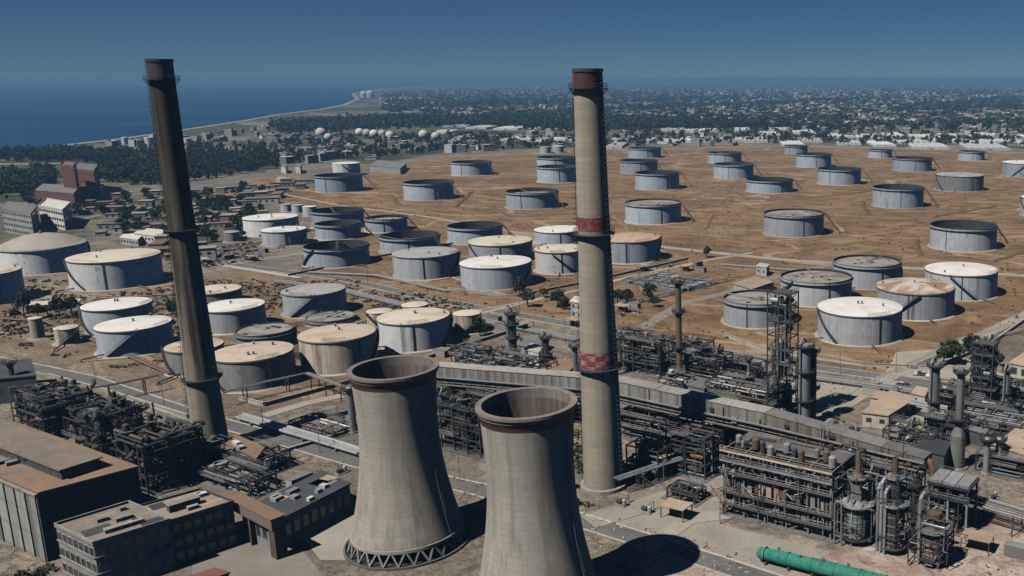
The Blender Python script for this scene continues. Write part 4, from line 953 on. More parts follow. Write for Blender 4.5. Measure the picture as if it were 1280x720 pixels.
for i, (q, ty, rr, lb) in enumerate([((900,478),436,0.6,'thin dark stack among the sooty frames, left of lattice tower'), ((936,492),448,0.5,'thin grey stack beside pale bent pipes'), ((825,470),432,0.7,'thin dark column just right of the pale chimney'), ((1256,520),462,0.8,'thin dark column at the right edge beyond the lattice pair'),
        ((1205,524),478,0.7,'thin grey column left of the lattice pair'), ((1270,545),505,0.7,'short dark column near the tan flat roof'), ((1142,560),528,0.6,'short stack among the condensers behind the gallery end'), ((612,470),436,0.7,'short dark stack behind the front cooling tower'),
        ((1042,645),574,0.5,'slim pipe mast at the end of the burner structure'), ((1090,670),590,0.4,'slim pipe mast between the ribbed heater and its dark neighbour'), ((1140,690),606,0.45,'slim pipe mast between the dark heater and the squat brown one')]):
    column(lb, q, ty, rr, 'steel_dark' if i % 2 == 0 else 'blue_metal', 'stack', 'stack', nplat=2, seed=80+i, pipe=i % 3 == 0, overhang=0.8)
# fired heaters
def heater(label, base_px, r, zs, pipes, m='steel_grey', seed=1, stack=True, square=True):
    b = at(*base_px); t = thing('fired_heater', label, 'heater', b, AX); z1, z2, z3 = zs; rng = random.Random(seed)
    MB().lathe([(r*0.96, 1.6), (r, 1.7), (r, z1)], 32, close_bottom=True).build('shell', M[m], t)
    MB().lathe([(r+0.9, 1.35), (r+0.9, 1.6), (0.1, 1.6)], 32, close_bottom=True).build('base_ring', M['steel_dark'], t)
    for k in range(10):
        a = 2*math.pi*k/10; MB().box((r*0.95*math.cos(a), r*0.95*math.sin(a), 0.7), (0.35, 0.35, 1.4)).build('leg', M['steel_dark'], t)
    for z in np.linspace(2.6, z1-0.8, 5): MB().lathe([(r, z), (r+0.14, z), (r+0.14, z+0.2), (r, z+0.2)], 32).build('stiffener', M['steel_grey'], t)
    for k in range(16):
        a = 2*math.pi*k/16; MB().box(((r+0.05)*math.cos(a), (r+0.05)*math.sin(a), (z1+1.7)/2), (0.18, 0.18, z1-1.8), a).build('rib', M['steel_brown'], t)
    ring_platform(t, z1, r-0.3, 1.5, 'steel_grey')
    MB().lathe([(r, z1), (r*0.62, z1+1.2)], 32).build('hood', M[m], t)
    if square: MB().box((0, 0, (z1+0.8+z2)/2), (r*1.05, r*1.05, z2-z1-0.8)).build('convection_box', M[m], t)
    else: MB().lathe([(r*0.62, z1+1.2), (r*0.62, z2), (0.1, z2+0.3)], 24).build('convection_box', M[m], t)
    if stack:
        MB().lathe([(r*0.5, z2), (0.72, z2+1.2), (0.62, z3), (0.5, z3)], 20).build('stack', M['steel_brown'], t)
        ring_platform(t, z2, r*0.55, 0.9, 'steel_grey')
    for x, y, h in pipes:
        MB().tube([(x, y, 0.6), (x, y, h), (x+0.15, y+0.5, h+0.7), (x+0.3, y+1.3, h+0.95), (x+0.4, y+2.4, h+0.4), (x+0.45, y+2.6, h-1.2)], 0.34, 12).build('riser_pipe', M['insul'], t)
    for k in range(34): MB().tube([tuple(p) for p in wander(rng, r*3.4, r*3.4, z2*1.05, 3)], rng.uniform(0.07, 0.16), 6).build('pipe', M[rng.choice(DARK)], t)
    ladder(t, R(-50), lambda z: r+0.1, 0.4, z1)
    return t
def hz(px, py): return lambda y: zfor(at(px, py), y)
z = hz(1071, 676); heater('ribbed heater with square upper box and short brown stack', (1071,676), 2.7, (z(628), z(596), z(562)), [], 'green_metal', 1)
z = hz(1116, 688); heater('dark heater fronted by three tall pale pipes', (1116,688), 2.2, (z(628), z(596), z(572)), [(-2.9, -1.9, z(610)), (-2.0, -2.3, z(602)), (-1.0, -2.6, z(612))], 'steel_dark', 2, square=False)
z = hz(1166, 703); heater('squat brown heater with one thick pale pipe rising on its near side', (1166,703), 2.5, (z(660), z(640), z(618)), [(-2.4, -2.3, z(622))], 'steel_brown', 3, stack=False, square=False)
# the cladded gallery on legs
def gallery():
    t = thing('pipe_gallery', 'very long enclosed gallery on legs running behind the pale chimney', 'gallery', loc2(764, 494, 11))
    o = Vector(t.location)
    K = [Vector(at(*q, 11)) - o for q in ((546,474), (764,493), (962,536), (1160,583))]; hts = [4.8, 5.2, 4.9, 2.6]; wd = 4.4
    mats = ['clad_gallery', 'clad_gallery', 'clad_rust']
    for i in range(3):
        a, b = K[i], K[i+1]; d = (b - a).normalized(); n = Vector((-d.y, d.x, 0))*wd/2; L = (b-a).length; pieces = 3 if i < 2 else 4
        for k in range(pieces):
            p, q = a + d*(L*k/pieces + 0.04), a + d*(L*(k+1)/pieces - 0.04)
            h0 = hts[i] + (hts[i+1]-hts[i])*k/pieces; h1 = h0 if i < 2 else hts[i] + (hts[i+1]-hts[i])*(k+1)/pieces
            vs = [p-n, q-n, q+n, p+n]; top = [p-n+Vector((0,0,h0)), q-n+Vector((0,0,h1)), q+n+Vector((0,0,h1)), p+n+Vector((0,0,h0))]
            MB().add(vs + top, [(3,2,1,0), (4,5,6,7), (0,1,5,4), (1,2,6,5), (2,3,7,6), (3,0,4,7)]).build('cladding', M[mats[i]], t)
            e = Vector((0,0,0.12)); nn = n*1.07
            MB().add([x*1.0 for x in [p-nn+Vector((0,0,h0+.02)), q-nn+Vector((0,0,h1+.02)), q+nn+Vector((0,0,h1+.02)), p+nn+Vector((0,0,h0+.02))]] + [x + e for x in [p-nn+Vector((0,0,h0+.02)), q-nn+Vector((0,0,h1+.02)), q+nn+Vector((0,0,h1+.02)), p+nn+Vector((0,0,h0+.02))]],
                     [(3,2,1,0), (4,5,6,7), (0,1,5,4), (1,2,6,5), (2,3,7,6), (3,0,4,7)]).build('roof', M['roof_grey' if i == 2 else 'conc'], t)
            for s in (-0.8, 0.8):
                c = p + n*s
                MB().beam((c.x, c.y, -11), (c.x, c.y, 0), 0.36).build('leg', M['steel_grey'], t)
            c0, c1 = p + n*-0.8, p + n*0.8
            mb = MB(); mb.beam((c0.x, c0.y, -7), (c1.x, c1.y, -3), 0.16); mb.beam((c0.x, c0.y, -3), (c1.x, c1.y, -7), 0.16); mb.build('cross_brace', M['steel_grey'], t)
    for j, (off, zz) in enumerate(((-2.6, -0.5), (-3.1, -0.5), (-2.7, 1.6), (2.6, -0.5), (-0.8, -0.9), (0.9, -0.9))):
        pts = []
        for k, p in enumerate(K):
            dd = (K[min(k+1, 3)] - K[max(k-1, 0)]).normalized(); pts.append(tuple(p + Vector((-dd.y, dd.x, 0))*off*-1*(-1) + Vector((0, 0, zz))))
        MB().tube(pts, 0.14 + 0.06*(j % 3), 8).build('side_pipe', M[('insul', 'steel_brown', 'steel_grey')[j % 3]], t)
    rg = random.Random(3)
    for j in range(26):                                             # brackets, boxes and risers hung on the cladding
        i = rg.choice((1, 2, 2)); p = K[i].lerp(K[i+1], rg.random()); dd = (K[i+1]-K[i]).normalized(); nn = Vector((-dd.y, dd.x, 0)); q = p - nn*2.45
        if j % 2: MB().tube([tuple(q + Vector((0, 0, -10.5))), tuple(q + Vector((0, 0, rg.uniform(2, 6))))], 0.13, 6).build('riser_pipe', M[rg.choice(MID)], t)
        else: MB().box(tuple(q + Vector((0, 0, rg.uniform(0.8, 3)))), (rg.uniform(0.8, 2.2), 0.4, rg.uniform(0.6, 1.6)), math.atan2(dd.y, dd.x)).build('hatch', M[rg.choice(['steel_dark', 'steel_grey', 'steel_rust'])], t)
    e = K[3]; d = (K[3]-K[2]).normalized()
    MB().tube([tuple(e - d*7 + Vector((0,0,1.6))), tuple(e - d*1 + Vector((0,0,1.5))), tuple(e + d*0.6 + Vector((0,0,1.0))), tuple(e + d*1.2 + Vector((0,0,-0.2))), tuple(e + d*1.3 + Vector((0,0,-9)))], 0.75, 14).build('down_pipe', M['steel_rust'], t)
gallery()
# pipe racks
def rack(label, px, width, npipe, h, m_pipes=('steel_grey','insul','steel_brown','blue_metal'), seed=1, pr=0.2, step=9.0, zpx=0.0):
    rng = random.Random(seed); P = [Vector(at(*q, zpx)) for q in px]; o = Vector((P[0].x, P[0].y, 0)); t = thing('pipe_rack', label, 'pipe rack', tuple(o))
    P = [Vector((p.x, p.y, 0)) - o for p in P]; nr = []
    for k, p in enumerate(P):
        d = (P[min(k+1, len(P)-1)] - P[max(k-1, 0)]).normalized(); nr.append(Vector((-d.y, d.x, 0)))
    for i in range(npipe):
        off = -width/2 + width*(i+0.5)/npipe; r = pr*rng.uniform(0.5, 1.3)
        MB().tube([tuple(p + n*off + Vector((0, 0, h + 0.15 + r))) for p, n in zip(P, nr)], r, 8).build('pipe', M[rng.choice(m_pipes)], t)
    for a, b in zip(P, P[1:]):
        d = (b-a); n = max(1, int(d.length/step)); u = Vector((-d.y, d.x, 0)).normalized()
        for k in range(n):
            c = a + d*(k+0.5)/n; mb = MB()
            if h > 1.2:
                for s in (-1, 1): q = c + u*s*width*0.5; mb.beam((q.x, q.y, 0), (q.x, q.y, h), 0.3)
            else:
                q = c; mb.box((q.x, q.y, h/2), (0.4, width*0.9, h), math.atan2(d.y, d.x))
            q0, q1 = c - u*width*0.6, c + u*width*0.6; mb.beam((q0.x, q0.y, h), (q1.x, q1.y, h), 0.22)
            mb.build('support', M['steel_brown' if h > 1.2 else 'conc'], t)
    return t
rack('ground level bundle of pipes along the road below the middle tanks', [(345,353),(430,365),(540,392),(660,414),(722,427)], 5, 9, 0.6, seed=1)
rack('ground level bundle of pipes along the road right of the pale chimney', [(775,430),(870,449),(962,466),(1060,480),(1160,494)], 5, 9, 0.6, seed=2)
rack('thick pale pipe line along the road beside the black chimney', [(300,525),(340,537),(400,555),(452,571)], 3.4, 3, 0.8, ('insul',), 3, 0.55)
rack('raised pipe rack bending in front of the dull sandy roofed tank', [(278,492),(332,478),(384,467),(440,488)], 2.6, 4, 4.5, seed=4, zpx=4.5)
rack('low rusty pipes before the domed tank and its neighbours', [(0,400),(60,404),(120,428),(215,470)], 2.4, 4, 0.6, ('steel_rust','steel_grey'), 5)
rack('raised pipe rack on thin posts at the near corner, right edge', [(1204,622),(1245,634),(1300,650)], 5.5, 7, 4.6, seed=6, zpx=4.6, step=6)
rack('pipes running beside the slanting pale road on the right', [(1290,412),(1210,430),(1140,462)], 2.2, 4, 0.5, ('steel_grey','steel_brown'), 7)
rack('low pipes crossing the brown field edge behind the right tank group', [(900,332),(1000,340),(1100,348)], 2.2, 4, 0.5, seed=8)
rack('low pipe bundle under the open tank cluster, left of the field', [(385,342),(470,346),(560,366)], 3, 5, 0.5, seed=9)
rack('raised rack of dark pipes from boilers towards the road', [(110,487),(160,478),(198,470)], 2.0, 3, 5.0, ('steel_dark','steel_brown'), 10, zpx=5)
rack('rack of pipes between pale chimney foot and low unit', [(770,600),(830,580),(900,560)], 3, 5, 4, seed=11, zpx=4)
rack('raised rack running beyond the whole cooling tower to the low unit', [(480,440),(540,424),(600,404)], 3, 5, 1.5, seed=12)
rack('long raised rack behind the right stacks', [(1120,500),(1200,516),(1300,534)], 4, 7, 4, seed=13, zpx=4, step=7)
rack('pipes along the field edge left of the two white roofed tanks', [(240,318),(300,310),(340,302)], 2.5, 4, 0.6, seed=14)
rack('rack of thin pipes feeding the switchyard', [(770,385),(850,366),(915,350)], 2.2, 4, 1.5, seed=15)
# the teal column lying on saddles
def teal():
    a = Vector(at(953, 693, 1.7)); b = Vector(at(1120, 733, 1.7)); t = thing('steel_vessel', 'teal painted steel vessel lying on its side in the yard', 'vessel', (a.x, a.y, 0))
    d = (b-a); L = d.length; d.normalize(); o = Vector((0, 0, 1.95)); r = 1.5
    rg = random.Random(4); sh = MB(); cuts = [L*i/14 for i in range(15)]; wob = [r*(0.86 + 0.14*min(1, i/3))*rg.uniform(0.95, 1.03) for i in range(15)]
    for i in range(14): sh.cyl(o + d*cuts[i], o + d*cuts[i+1], wob[i], wob[i+1], 28, i in (0, 13))
    sh.build('shell', M['teal'], t)
    prof = [(0, 1.0), (0.5, 0.9), (0.95, 0.66), (1.25, 0.3), (1.35, 0.05)]; mb = MB()
    for (x0, f0), (x1, f1) in zip(prof, prof[1:]): mb.cyl(o - d*x0, o - d*x1, r*0.86*f0, r*0.86*f1, 28, False)
    mb.build('dished_end', M['teal'], t)
    for f in (0.02, 0.2, 0.38, 0.56, 0.74, 0.92):
        MB().cyl(o + d*(L*f), o + d*(L*f+0.25), r*1.06, n=32).build('girth_ring', M['teal'], t)
        MB().box(tuple(d*(L*f+0.6) + Vector((0, 0, 0.35))), (0.5, 2.4, 0.7), math.atan2(d.y, d.x)).build('saddle', M['trunk'], t)
    for f, s in ((0.12, 0.3), (0.3, -0.2), (0.47, 0.1), (0.65, 0.3)):
        q = o + d*(L*f); s_ = Vector((-d.y, d.x, 0))*s
        MB().cyl(q + s_, q + s_*2.2 + Vector((0, 0, r+0.45)), 0.3, n=12).build('nozzle', M['teal'], t)
teal()
# ------------------------------------------------------------------ buildings
def bldg(name, label, cat, roof_px, H, wall, roof, win=None, parapet=0.0, overhang=0.25, group=None, bands=False, extend=None, skylight=0):
    """A building from the four corners of its roof at height H, with windows on the sides one can see."""
    P = [Vector(at(*q, H)) for q in roof_px]
    if extend:
        e = P[3] - P[0]; P[3] = P[0] + e*extend; P[2] = P[1] + e*extend
    c = sum(P, Vector())/4; P = [Vector((p.x-c.x, p.y-c.y)) for p in P]
    if sum(P[i].x*P[(i+1) % 4].y - P[(i+1) % 4].x*P[i].y for i in range(4)) < 0: P = P[::-1]
    t = thing(name, label, cat, (c.x, c.y, 0), 0, group)
    MB().prism([tuple(p) for p in P], 0, H-0.02).build('wall', M[wall], t)
    big = [p + p.normalized()*overhang*1.4 for p in P]
    rf = MB().prism([tuple(p) for p in big], H, H+0.35).build('roof', M[roof], t)
    if parapet:
        for i in range(4):
            a, b = big[i], big[(i+1) % 4]; d = b-a; m_ = (a+b)/2*0.985
            MB().box((m_.x, m_.y, H+0.35+parapet/2), (d.length*0.98, 0.25, parapet), math.atan2(d.y, d.x)).build('parapet', M[wall], rf)
    rng = random.Random(int(c.x*3+c.y))
    for k in range(skylight):
        f, g = rng.uniform(-0.5, 0.5), rng.uniform(-0.5, 0.5); q = P[0].lerp(P[1], 0.5+f*0.8).lerp(P[3].lerp(P[2], 0.5+f*0.8), 0.5+g*0.8); e = P[1]-P[0]
        if k % 3 == 2: MB().box((q.x, q.y, H+0.37), (rng.uniform(2, 6), rng.uniform(1.5, 4), 0.04), math.atan2(e.y, e.x)).build('roof_patch', M[rng.choice(['roof_grey', 'roof_dark', 'roof_tan'])], rf); continue
        MB().box((q.x, q.y, H+0.75), (rng.uniform(1, 3), rng.uniform(0.8, 1.8), 0.8), math.atan2(e.y, e.x)).build('roof_box', M[rng.choice(['steel_grey', 'white_metal', 'conc'])], rf)
    if win:
        rows, pitch, ww, wh = win; z0 = 0.0
        for i in range(4):
            a, b = P[i], P[(i+1) % 4]; d = b-a; L = d.length; n = Vector((d.y, -d.x)).normalized(); mid = (a+b)/2
            if n.dot(Vector((-(c.x+mid.x), -(c.y+mid.y)))) <= 0: continue
            nc = max(1, min(24, int(L/pitch)))
            for r_ in range(rows):
                z = H*(r_+0.55)/rows
                if bands: MB().box((mid.x+n.x*0.12, mid.y+n.y*0.12, z-wh/2-0.35), (L, 0.3, 0.3), math.atan2(d.y, d.x)).build('sill_band', M['conc'], t)
                for k in range(nc):
                    q = a + d*((k+0.5)/nc) + n*0.04
                    w_ = MB().box((q.x, q.y, z), (ww+0.24, 0.12, wh+0.24), math.atan2(d.y, d.x)).build('window', M['conc'], t)
                    q = q + n*0.05
                    MB().box((q.x, q.y, z), (ww, 0.06, wh), math.atan2(d.y, d.x)).build('pane', M['glass'], w_)
    return t, P, c
M['roof_clere'] = paint('grey brown sheet roof', (0.23, 0.19, 0.155), (0.12, 0.09, 0.07), sc=0.2)
M['roof_mid'] = paint('brown grey felt roof', (0.27, 0.22, 0.17), (0.16, 0.12, 0.09), streak=False, sc=0.2)
# the big hall, near left
def hall():
    t, P, c = bldg('turbine_hall', 'big hall with rusty brown roof and pale grooved side wall', 'industrial hall', [(47,617),(172,584),(0,522),(0,597)], 15.5, 'clad_dark', 'roof_brown', extend=3.4, skylight=6)
    A = Vector(at(47,617,15.5)) - c; B = Vector(at(172,584,15.5)) - c; D = Vector(at(0,597,15.5)) - c; u = (D-A).normalized(); v = (B-A).normalized(); Wd = (B-A).length
    Lg = (D-A).length*3.4
    m_ = A + u*Lg/2 - v*0.12
    n = Vector((u.y, -u.x, 0)); 
    if n.dot(v) > 0: n = -n
    mid = A + u*Lg/2 + n*0.2
    MB().box((mid.x, mid.y, 7.6), (Lg, 0.3, 15.0), math.atan2(u.y, u.x)).build('side_cladding', M['clad_green'], t)
    for k in range(12):
        q = A + u*(0.4 + Lg*k/12) + n*0.45; MB().box((q.x, q.y, 7.7), (0.35, 0.35, 15.2), math.atan2(u.y, u.x)).build('pilaster', M['clad_green'], t)
    q = A + u*Lg/2 + n*0.5; MB().box((q.x, q.y, 15.3), (Lg+0.6, 0.5, 0.5), math.atan2(u.y, u.x)).build('gutter', M['conc'], t)
    for f in (0.22, 0.6): 
        q = A + v*Wd*f - u*0.15; MB().box((q.x, q.y, 7.6), (0.5, 0.5, 15.2), math.atan2(v.y, v.x)).build('pilaster', M['clad_dark'], t)
    c0 = A + v*Wd*0.53 + u*(4.2 + 22); rf = MB().box((c0.x, c0.y, 15.85 + 1.1), (44, 7.6, 2.2), math.atan2(u.y, u.x)).build('clerestory', M['wall_dark'], t)
    MB().box((c0.x, c0.y, 18.2), (45, 8.6, 0.3), math.atan2(u.y, u.x)).build('clerestory_roof', M['roof_clere'], rf)
    for k in range(16):
        for s in (-1, 1):
            q = c0 + u*(-21 + 2.8*k) + v*(3.84*s); MB().box((q.x, q.y, 16.9), (2.0, 0.08, 1.2), math.atan2(u.y, u.x)).build('clerestory_window', M['glass'], rf)
hall()
bldg('office_building', 'long three storey block with dusty flat roof and rows of dark windows', 'office block', [(117,682),(212,653),(161,631),(70,659)], 10.5, 'wall_grey', 'roof_clere', (3, 2.0, 1.3, 1.6), bands=True, skylight=9, parapet=0.6)
bldg('office_building', 'lower block with tan flat roof carrying one dark box, joined to the three storey block', 'office block', [(213,654),(291,630),(250,615),(174,636)], 9.6, 'wall_dark', 'roof_mid', (3, 2.0, 1.3, 1.5), bands=True, skylight=7, parapet=0.5)
def roofbox(px, z, size, ang, m, label, name, cat):
    p = at(*px, z); t = thing(name, label, cat, (p[0], p[1], z), ang)
    MB().box((0, 0, size[2]/2), size).build('body', M[m], t)
    MB().box((0, 0, size[2]+0.06), (size[0]*1.05, size[1]*1.08, 0.12)).build('lid', M['conc'], t)
    for k in range(3): MB().box((size[0]*(k-1)*0.28, -size[1]/2-0.03, size[2]*0.5), (size[0]*0.2, 0.05, size[2]*0.6)).build('louvre', M['steel_dark'], t)
roofbox((230,634), 10.0, (6, 1.8, 1.5), R(50), 'wall_dark', 'dark grey ventilation box on the tan flat roof', 'ventilation_box', 'roof box')
roofbox((157,659), 10.9, (6, 0.9, 0.7), R(50), 'cream_metal', 'long cream duct lying on the three storey block roof', 'roof_duct', 'roof duct')
bldg('workshop', 'long dark roofed hall with piers between windows near the whole cooling tower', 'industrial hall', [(341,655),(437,606),(402,590),(302,640)], 6.5, 'wall_grey', 'roof_dark', (1, 2.2, 1.3, 2.6), skylight=12)
def gantry():
    a = Vector(at(285,622,8)); b = Vector(at(348,654,8)); t = thing('conveyor_gantry', 'brown covered conveyor bridge on one leg beside the office blocks', 'conveyor bridge', (a.x, a.y, 0)); d = b-a; L = d.length; an = math.atan2(d.y, d.x); m_ = d/2
    MB().box((m_.x, m_.y, 8), (L, 3.0, 2.4), an).build('cladding', M['roof_clere'], t); MB().box((m_.x, m_.y, 9.32), (L+0.3, 3.3, 0.15), an).build('roof', M['roof_brown'], t)
    e = d*0.95; MB().box((e.x, e.y, 3.4), (2.4, 2.4, 6.8), an).build('leg', M['steel_brown'], t); e = d*0.5
    MB().box((e.x, e.y, 3.4), (0.6, 2.2, 6.8), an).build('leg', M['steel_brown'], t)
gantry()
bldg('shed', 'dark flat roofed building at the picture edge above the boilers', 'shed', [(-40,478),(45,470),(38,450),(-40,456)], 8, 'wall_dark', 'roof_dark', (1, 4, 2, 1.5))
bldg('flue_house', 'brown flue box at the foot of the black chimney', 'flue house', [(283,556),(320,574),(330,560),(296,545)], 5, 'steel_rust', 'roof_brown', skylight=2)
bldg('site_hut', 'long white walled hut with tan roof beside the slanting road', 'hut', [(1078,516),(1111,520),(1146,498),(1113,489)], 4.2, 'wall_cream', 'roof_tan', (1, 3.2, 1.4, 1.1))
bldg('shed', 'small tan roofed lean-to below the long white hut', 'shed', [(1114,537),(1145,544),(1152,535),(1124,529)], 3.0, 'wall_cream', 'roof_tan')
bldg('shed', 'small cream roofed shed above the long white hut', 'shed', [(1088,497),(1104,500),(1112,492),(1097,489)], 3.0, 'wall_cream', 'roof_tan')
bldg('shed', 'pale roofed shed at the far end of the long white hut', 'shed', [(1140,492),(1156,496),(1160,487),(1146,484)], 3.4, 'wall_white', 'roof_tan')
bldg('control_building', 'big building with wide tan flat roof cut by the right picture edge', 'control building', [(1243,557),(1330,585),(1370,552),(1281,529)], 6.0, 'wall_grey', 'roof_tan', (1, 3, 1.5, 1.2), skylight=4)
bldg('shed', 'cream roofed shed with open dark front at the right picture edge', 'shed', [(1262,454),(1300,462),(1320,448),(1281,441)], 5.0, 'wall_cream', 'roof_tan', (1, 3, 2.0, 2.2))
bldg('shed', 'flat tan shed behind the tank with the dished floating roof', 'shed', [(917,355),(940,362),(967,353),(944,346)], 3.0, 'wall_cream', 'roof_tan')
bldg('hut', 'small white cube hut at the edge of the brown field', 'hut', [(945,333),(958,335),(962,331),(950,329)], 4.5, 'wall_white', 'roof_white', (1, 2.5, 1.0, 1.0))
bldg('hut', 'white two storey hut with dark windows touching the pale chimney', 'hut', [(713,377),(727,380),(733,374),(719,371)], 7.0, 'wall_white', 'roof_white', (2, 2.4, 1.2, 1.3))
bldg('hut', 'white hut with stepped roof between dark columns behind the towers', 'hut', [(656,437),(673,441),(681,434),(664,430)], 5.0, 'wall_white', 'roof_white', (1, 2.4, 1.2, 1.2))
bldg('shed', 'flat grey roofed store between two dark columns behind the towers', 'shed', [(648,432),(672,436),(686,426),(662,420)], 3.0, 'wall_grey', 'roof_grey')
bldg('shed', 'long dark brown roofed store left of the pale chimney checks', 'shed', [(668,468),(700,474),(722,455),(694,448)], 5.0, 'wall_dark', 'roof_brown')
bldg('substation', 'tan roofed switch house between pale chimney and burner structure', 'switch house', [(822,576),(858,562),(846,549),(810,561)], 5.0, 'wall_grey', 'roof_tan', (1, 3, 1.4, 1.2), skylight=2)
bldg('substation', 'second tan roofed switch house nearer the burner structure', 'switch house', [(866,552),(896,541),(886,531),(858,541)], 5.0, 'wall_grey', 'roof_tan', (1, 3, 1.4, 1.2))
bldg('shed', 'small cream hut between switch house and burner structure', 'hut', [(884,567),(900,570),(906,560),(890,557)], 4.0, 'wall_cream', 'roof_tan')
bldg('shed', 'grey blue roofed pump house in the sooty unit behind the gallery', 'pump house', [(856,481),(880,487),(892,477),(868,471)], 4.0, 'wall_grey', 'roof_grey')
bldg('shed', 'dark roofed pump house behind the end of the gallery', 'pump house', [(1146,562),(1180,570),(1188,554),(1154,547)], 6.0, 'wall_dark', 'roof_dark')
bldg('shed', 'long grey roofed shelter among pipes beyond the stepped stack', 'shed', [(1208,536),(1232,543),(1246,522),(1224,516)], 4.0, 'wall_dark', 'roof_grey')
bldg('shed', 'low rust red roofed shed at the bottom picture edge beside the office blocks', 'shed', [(232,724),(268,712),(286,717),(250,730)], 2.2, 'wall_dark', 'wall_red')
# grey deck building on posts
def deck_house():
    c = at(1192,601,11); t = thing('cooler_deck', 'grey roofed air cooler deck on tall posts before the stepped stack', 'cooler deck', (c[0], c[1], 0), AX)
    for z, s in ((8, 1.0), (11, 1.03)):
        MB().box((0, 0, z), (9.5*s, 7.5*s, 0.5)).build('deck', M['steel_dark'], t)
        railing(t, [(-4.9, -3.9), (4.9, -3.9), (4.9, 3.9), (-4.9, 3.9)], z+0.25, 'steel_grey')
    for i in (-1, 0, 1): MB().box((i*3.1, 0, 11.5), (2.9, 7.0, 0.5)).build('cooler_panel', M['steel_grey'], t)
    for x in (-4.4, 0, 4.4):
        for y in (-3.4, 3.4): MB().box((x, y, 4), (0.45, 0.45, 8)).build('leg', M['steel_grey'], t); MB().box((x, y, 9.5), (0.4, 0.4, 2.5)).build('post', M['steel_dark'], t)
    for x in (-3, 0, 3): drum(t, (x, 0, 9.5), 5.5, 0.8, 1, 'blue_metal')
deck_house()
# town side buildings on the left
bldg('apartment_block', 'grey apartment block with many window rows at the left edge', 'apartment block', [(2,262),(38,268),(46,257),(10,252)], 15, 'wall_grey', 'roof_grey', (4, 3.5, 2.0, 1.4))
bldg('office_building', 'white modern office block with stepped front', 'office block', [(48,258),(78,264),(88,254),(58,249)], 13, 'wall_white', 'roof_white', (3, 4, 2.8, 1.5), parapet=0.8)
bldg('brick_tower', 'red brick tower rising over the red brick works', 'brick tower', [(76,207),(92,209),(95,204),(80,202)], 30, 'wall_red', 'roof_brown', (5, 6, 1.6, 2.0), parapet=1.0)
bldg('brick_building', 'dark red brick block beside the brick tower', 'brick building', [(93,211),(117,214),(122,206),(99,204)], 22, 'wall_red', 'roof_grey', (3, 5, 2, 2))
bldg('brick_building', 'low red brick wing in front of the brick tower', 'brick building', [(44,238),(92,242),(99,233),(54,230)], 12, 'wall_red', 'roof_grey', (3, 4, 2.2, 1.5))
bldg('brick_building', 'low pink building right of the red brick wing', 'brick building', [(100,235),(124,238),(130,231),(106,229)], 8, 'wall_pink', 'roof_tan', (2, 4, 1.6, 1.4))
bldg('house', 'white low house with flat white roofs beside the black chimney', 'house', [(168,292),(200,296),(206,288),(176,285)], 5, 'wall_white', 'roof_white', (1, 3, 1.6, 1.3))
bldg('house', 'white house with a white terrace roof, left of the black chimney', 'house', [(150,297),(172,300),(178,294),(157,291)], 4, 'wall_white', 'roof_white', (1, 3, 1.6, 1.3))
bldg('warehouse', 'long grey warehouse left of the two stacked tanks in the brown field', 'warehouse', [(462,207),(500,211),(508,204),(472,200)], 6, 'wall_grey', 'roof_grey')
bldg('house', 'small white house at the dark wood edge, seaward one', 'house', [(351,208),(357,209),(359,206),(353,205)], 7, 'wall_white', 'roof_grey')
bldg('house', 'small white house at the dark wood edge, landward one', 'house', [(369,208),(375,209),(377,206),(371,205)], 7, 'wall_white', 'roof_grey')
bldg('house', 'cream house where the field road leaves the wood', 'house', [(345,225),(355,226),(358,222),(348,221)], 4, 'wall_cream', 'roof_tan')
bldg('store', 'pale low concrete store below the broad white tank', 'store', [(32,384),(98,378),(100,374),(40,378)], 2.5, 'wall_cream', 'roof_white')
# walls round the tank yards
def bund(label, px, h=1.2, w_=0.6, m='kerb'):
    P = [Vector(at(*q)) for q in px]; o = P[0]; t = thing('bund_wall', label, 'bund wall', tuple(o)); P = [p-o for p in P]
    for a, b in zip(P, P[1:]):
        d = b-a; m_ = (a+b)/2; MB().box((m_.x, m_.y, h/2), (d.length, w_, h), math.atan2(d.y, d.x)).build('wall_run', M[m], t)
        MB().box((m_.x, m_.y, h+0.06), (d.length, w_*1.4, 0.12), math.atan2(d.y, d.x)).build('coping', M['conc'], t)
bund('low pale wall round the tanks just behind the cooling towers', [(300,500),(330,508),(470,470),(560,440),(640,415)])
bund('low pale wall along the lower edge of the right tank group', [(905,420),(960,440),(1080,458),(1170,462),(1240,430),(1290,395)])
bund('low wall between covered tanks and open tank cluster', [(360,345),(470,322),(560,306),(600,300)], 1.0)
bund('low wall in front of the domed tank and its neighbour', [(-20,352),(60,358),(120,376),(215,370)], 1.0)
bund('low wall between the middle tank rows and the switchyard', [(560,362),(640,372),(740,352),(860,324)], 1.0)
bund('low wall along the black chimney road', [(60,470),(140,492),(235,522)], 0.9)
bund('low wall of the settling yard behind the whole cooling tower', [(330,545),(432,520),(440,540),(352,566)], 0.8)
bund('pale wall along the yard before the whole cooling tower', [(358,666),(446,630)], 1.6, 0.5, 'wall_white')
M['earth'] = paint('bare earth bank', (0.20, 0.13, 0.07), (0.13, 0.09, 0.05), streak=False, sc=0.1)
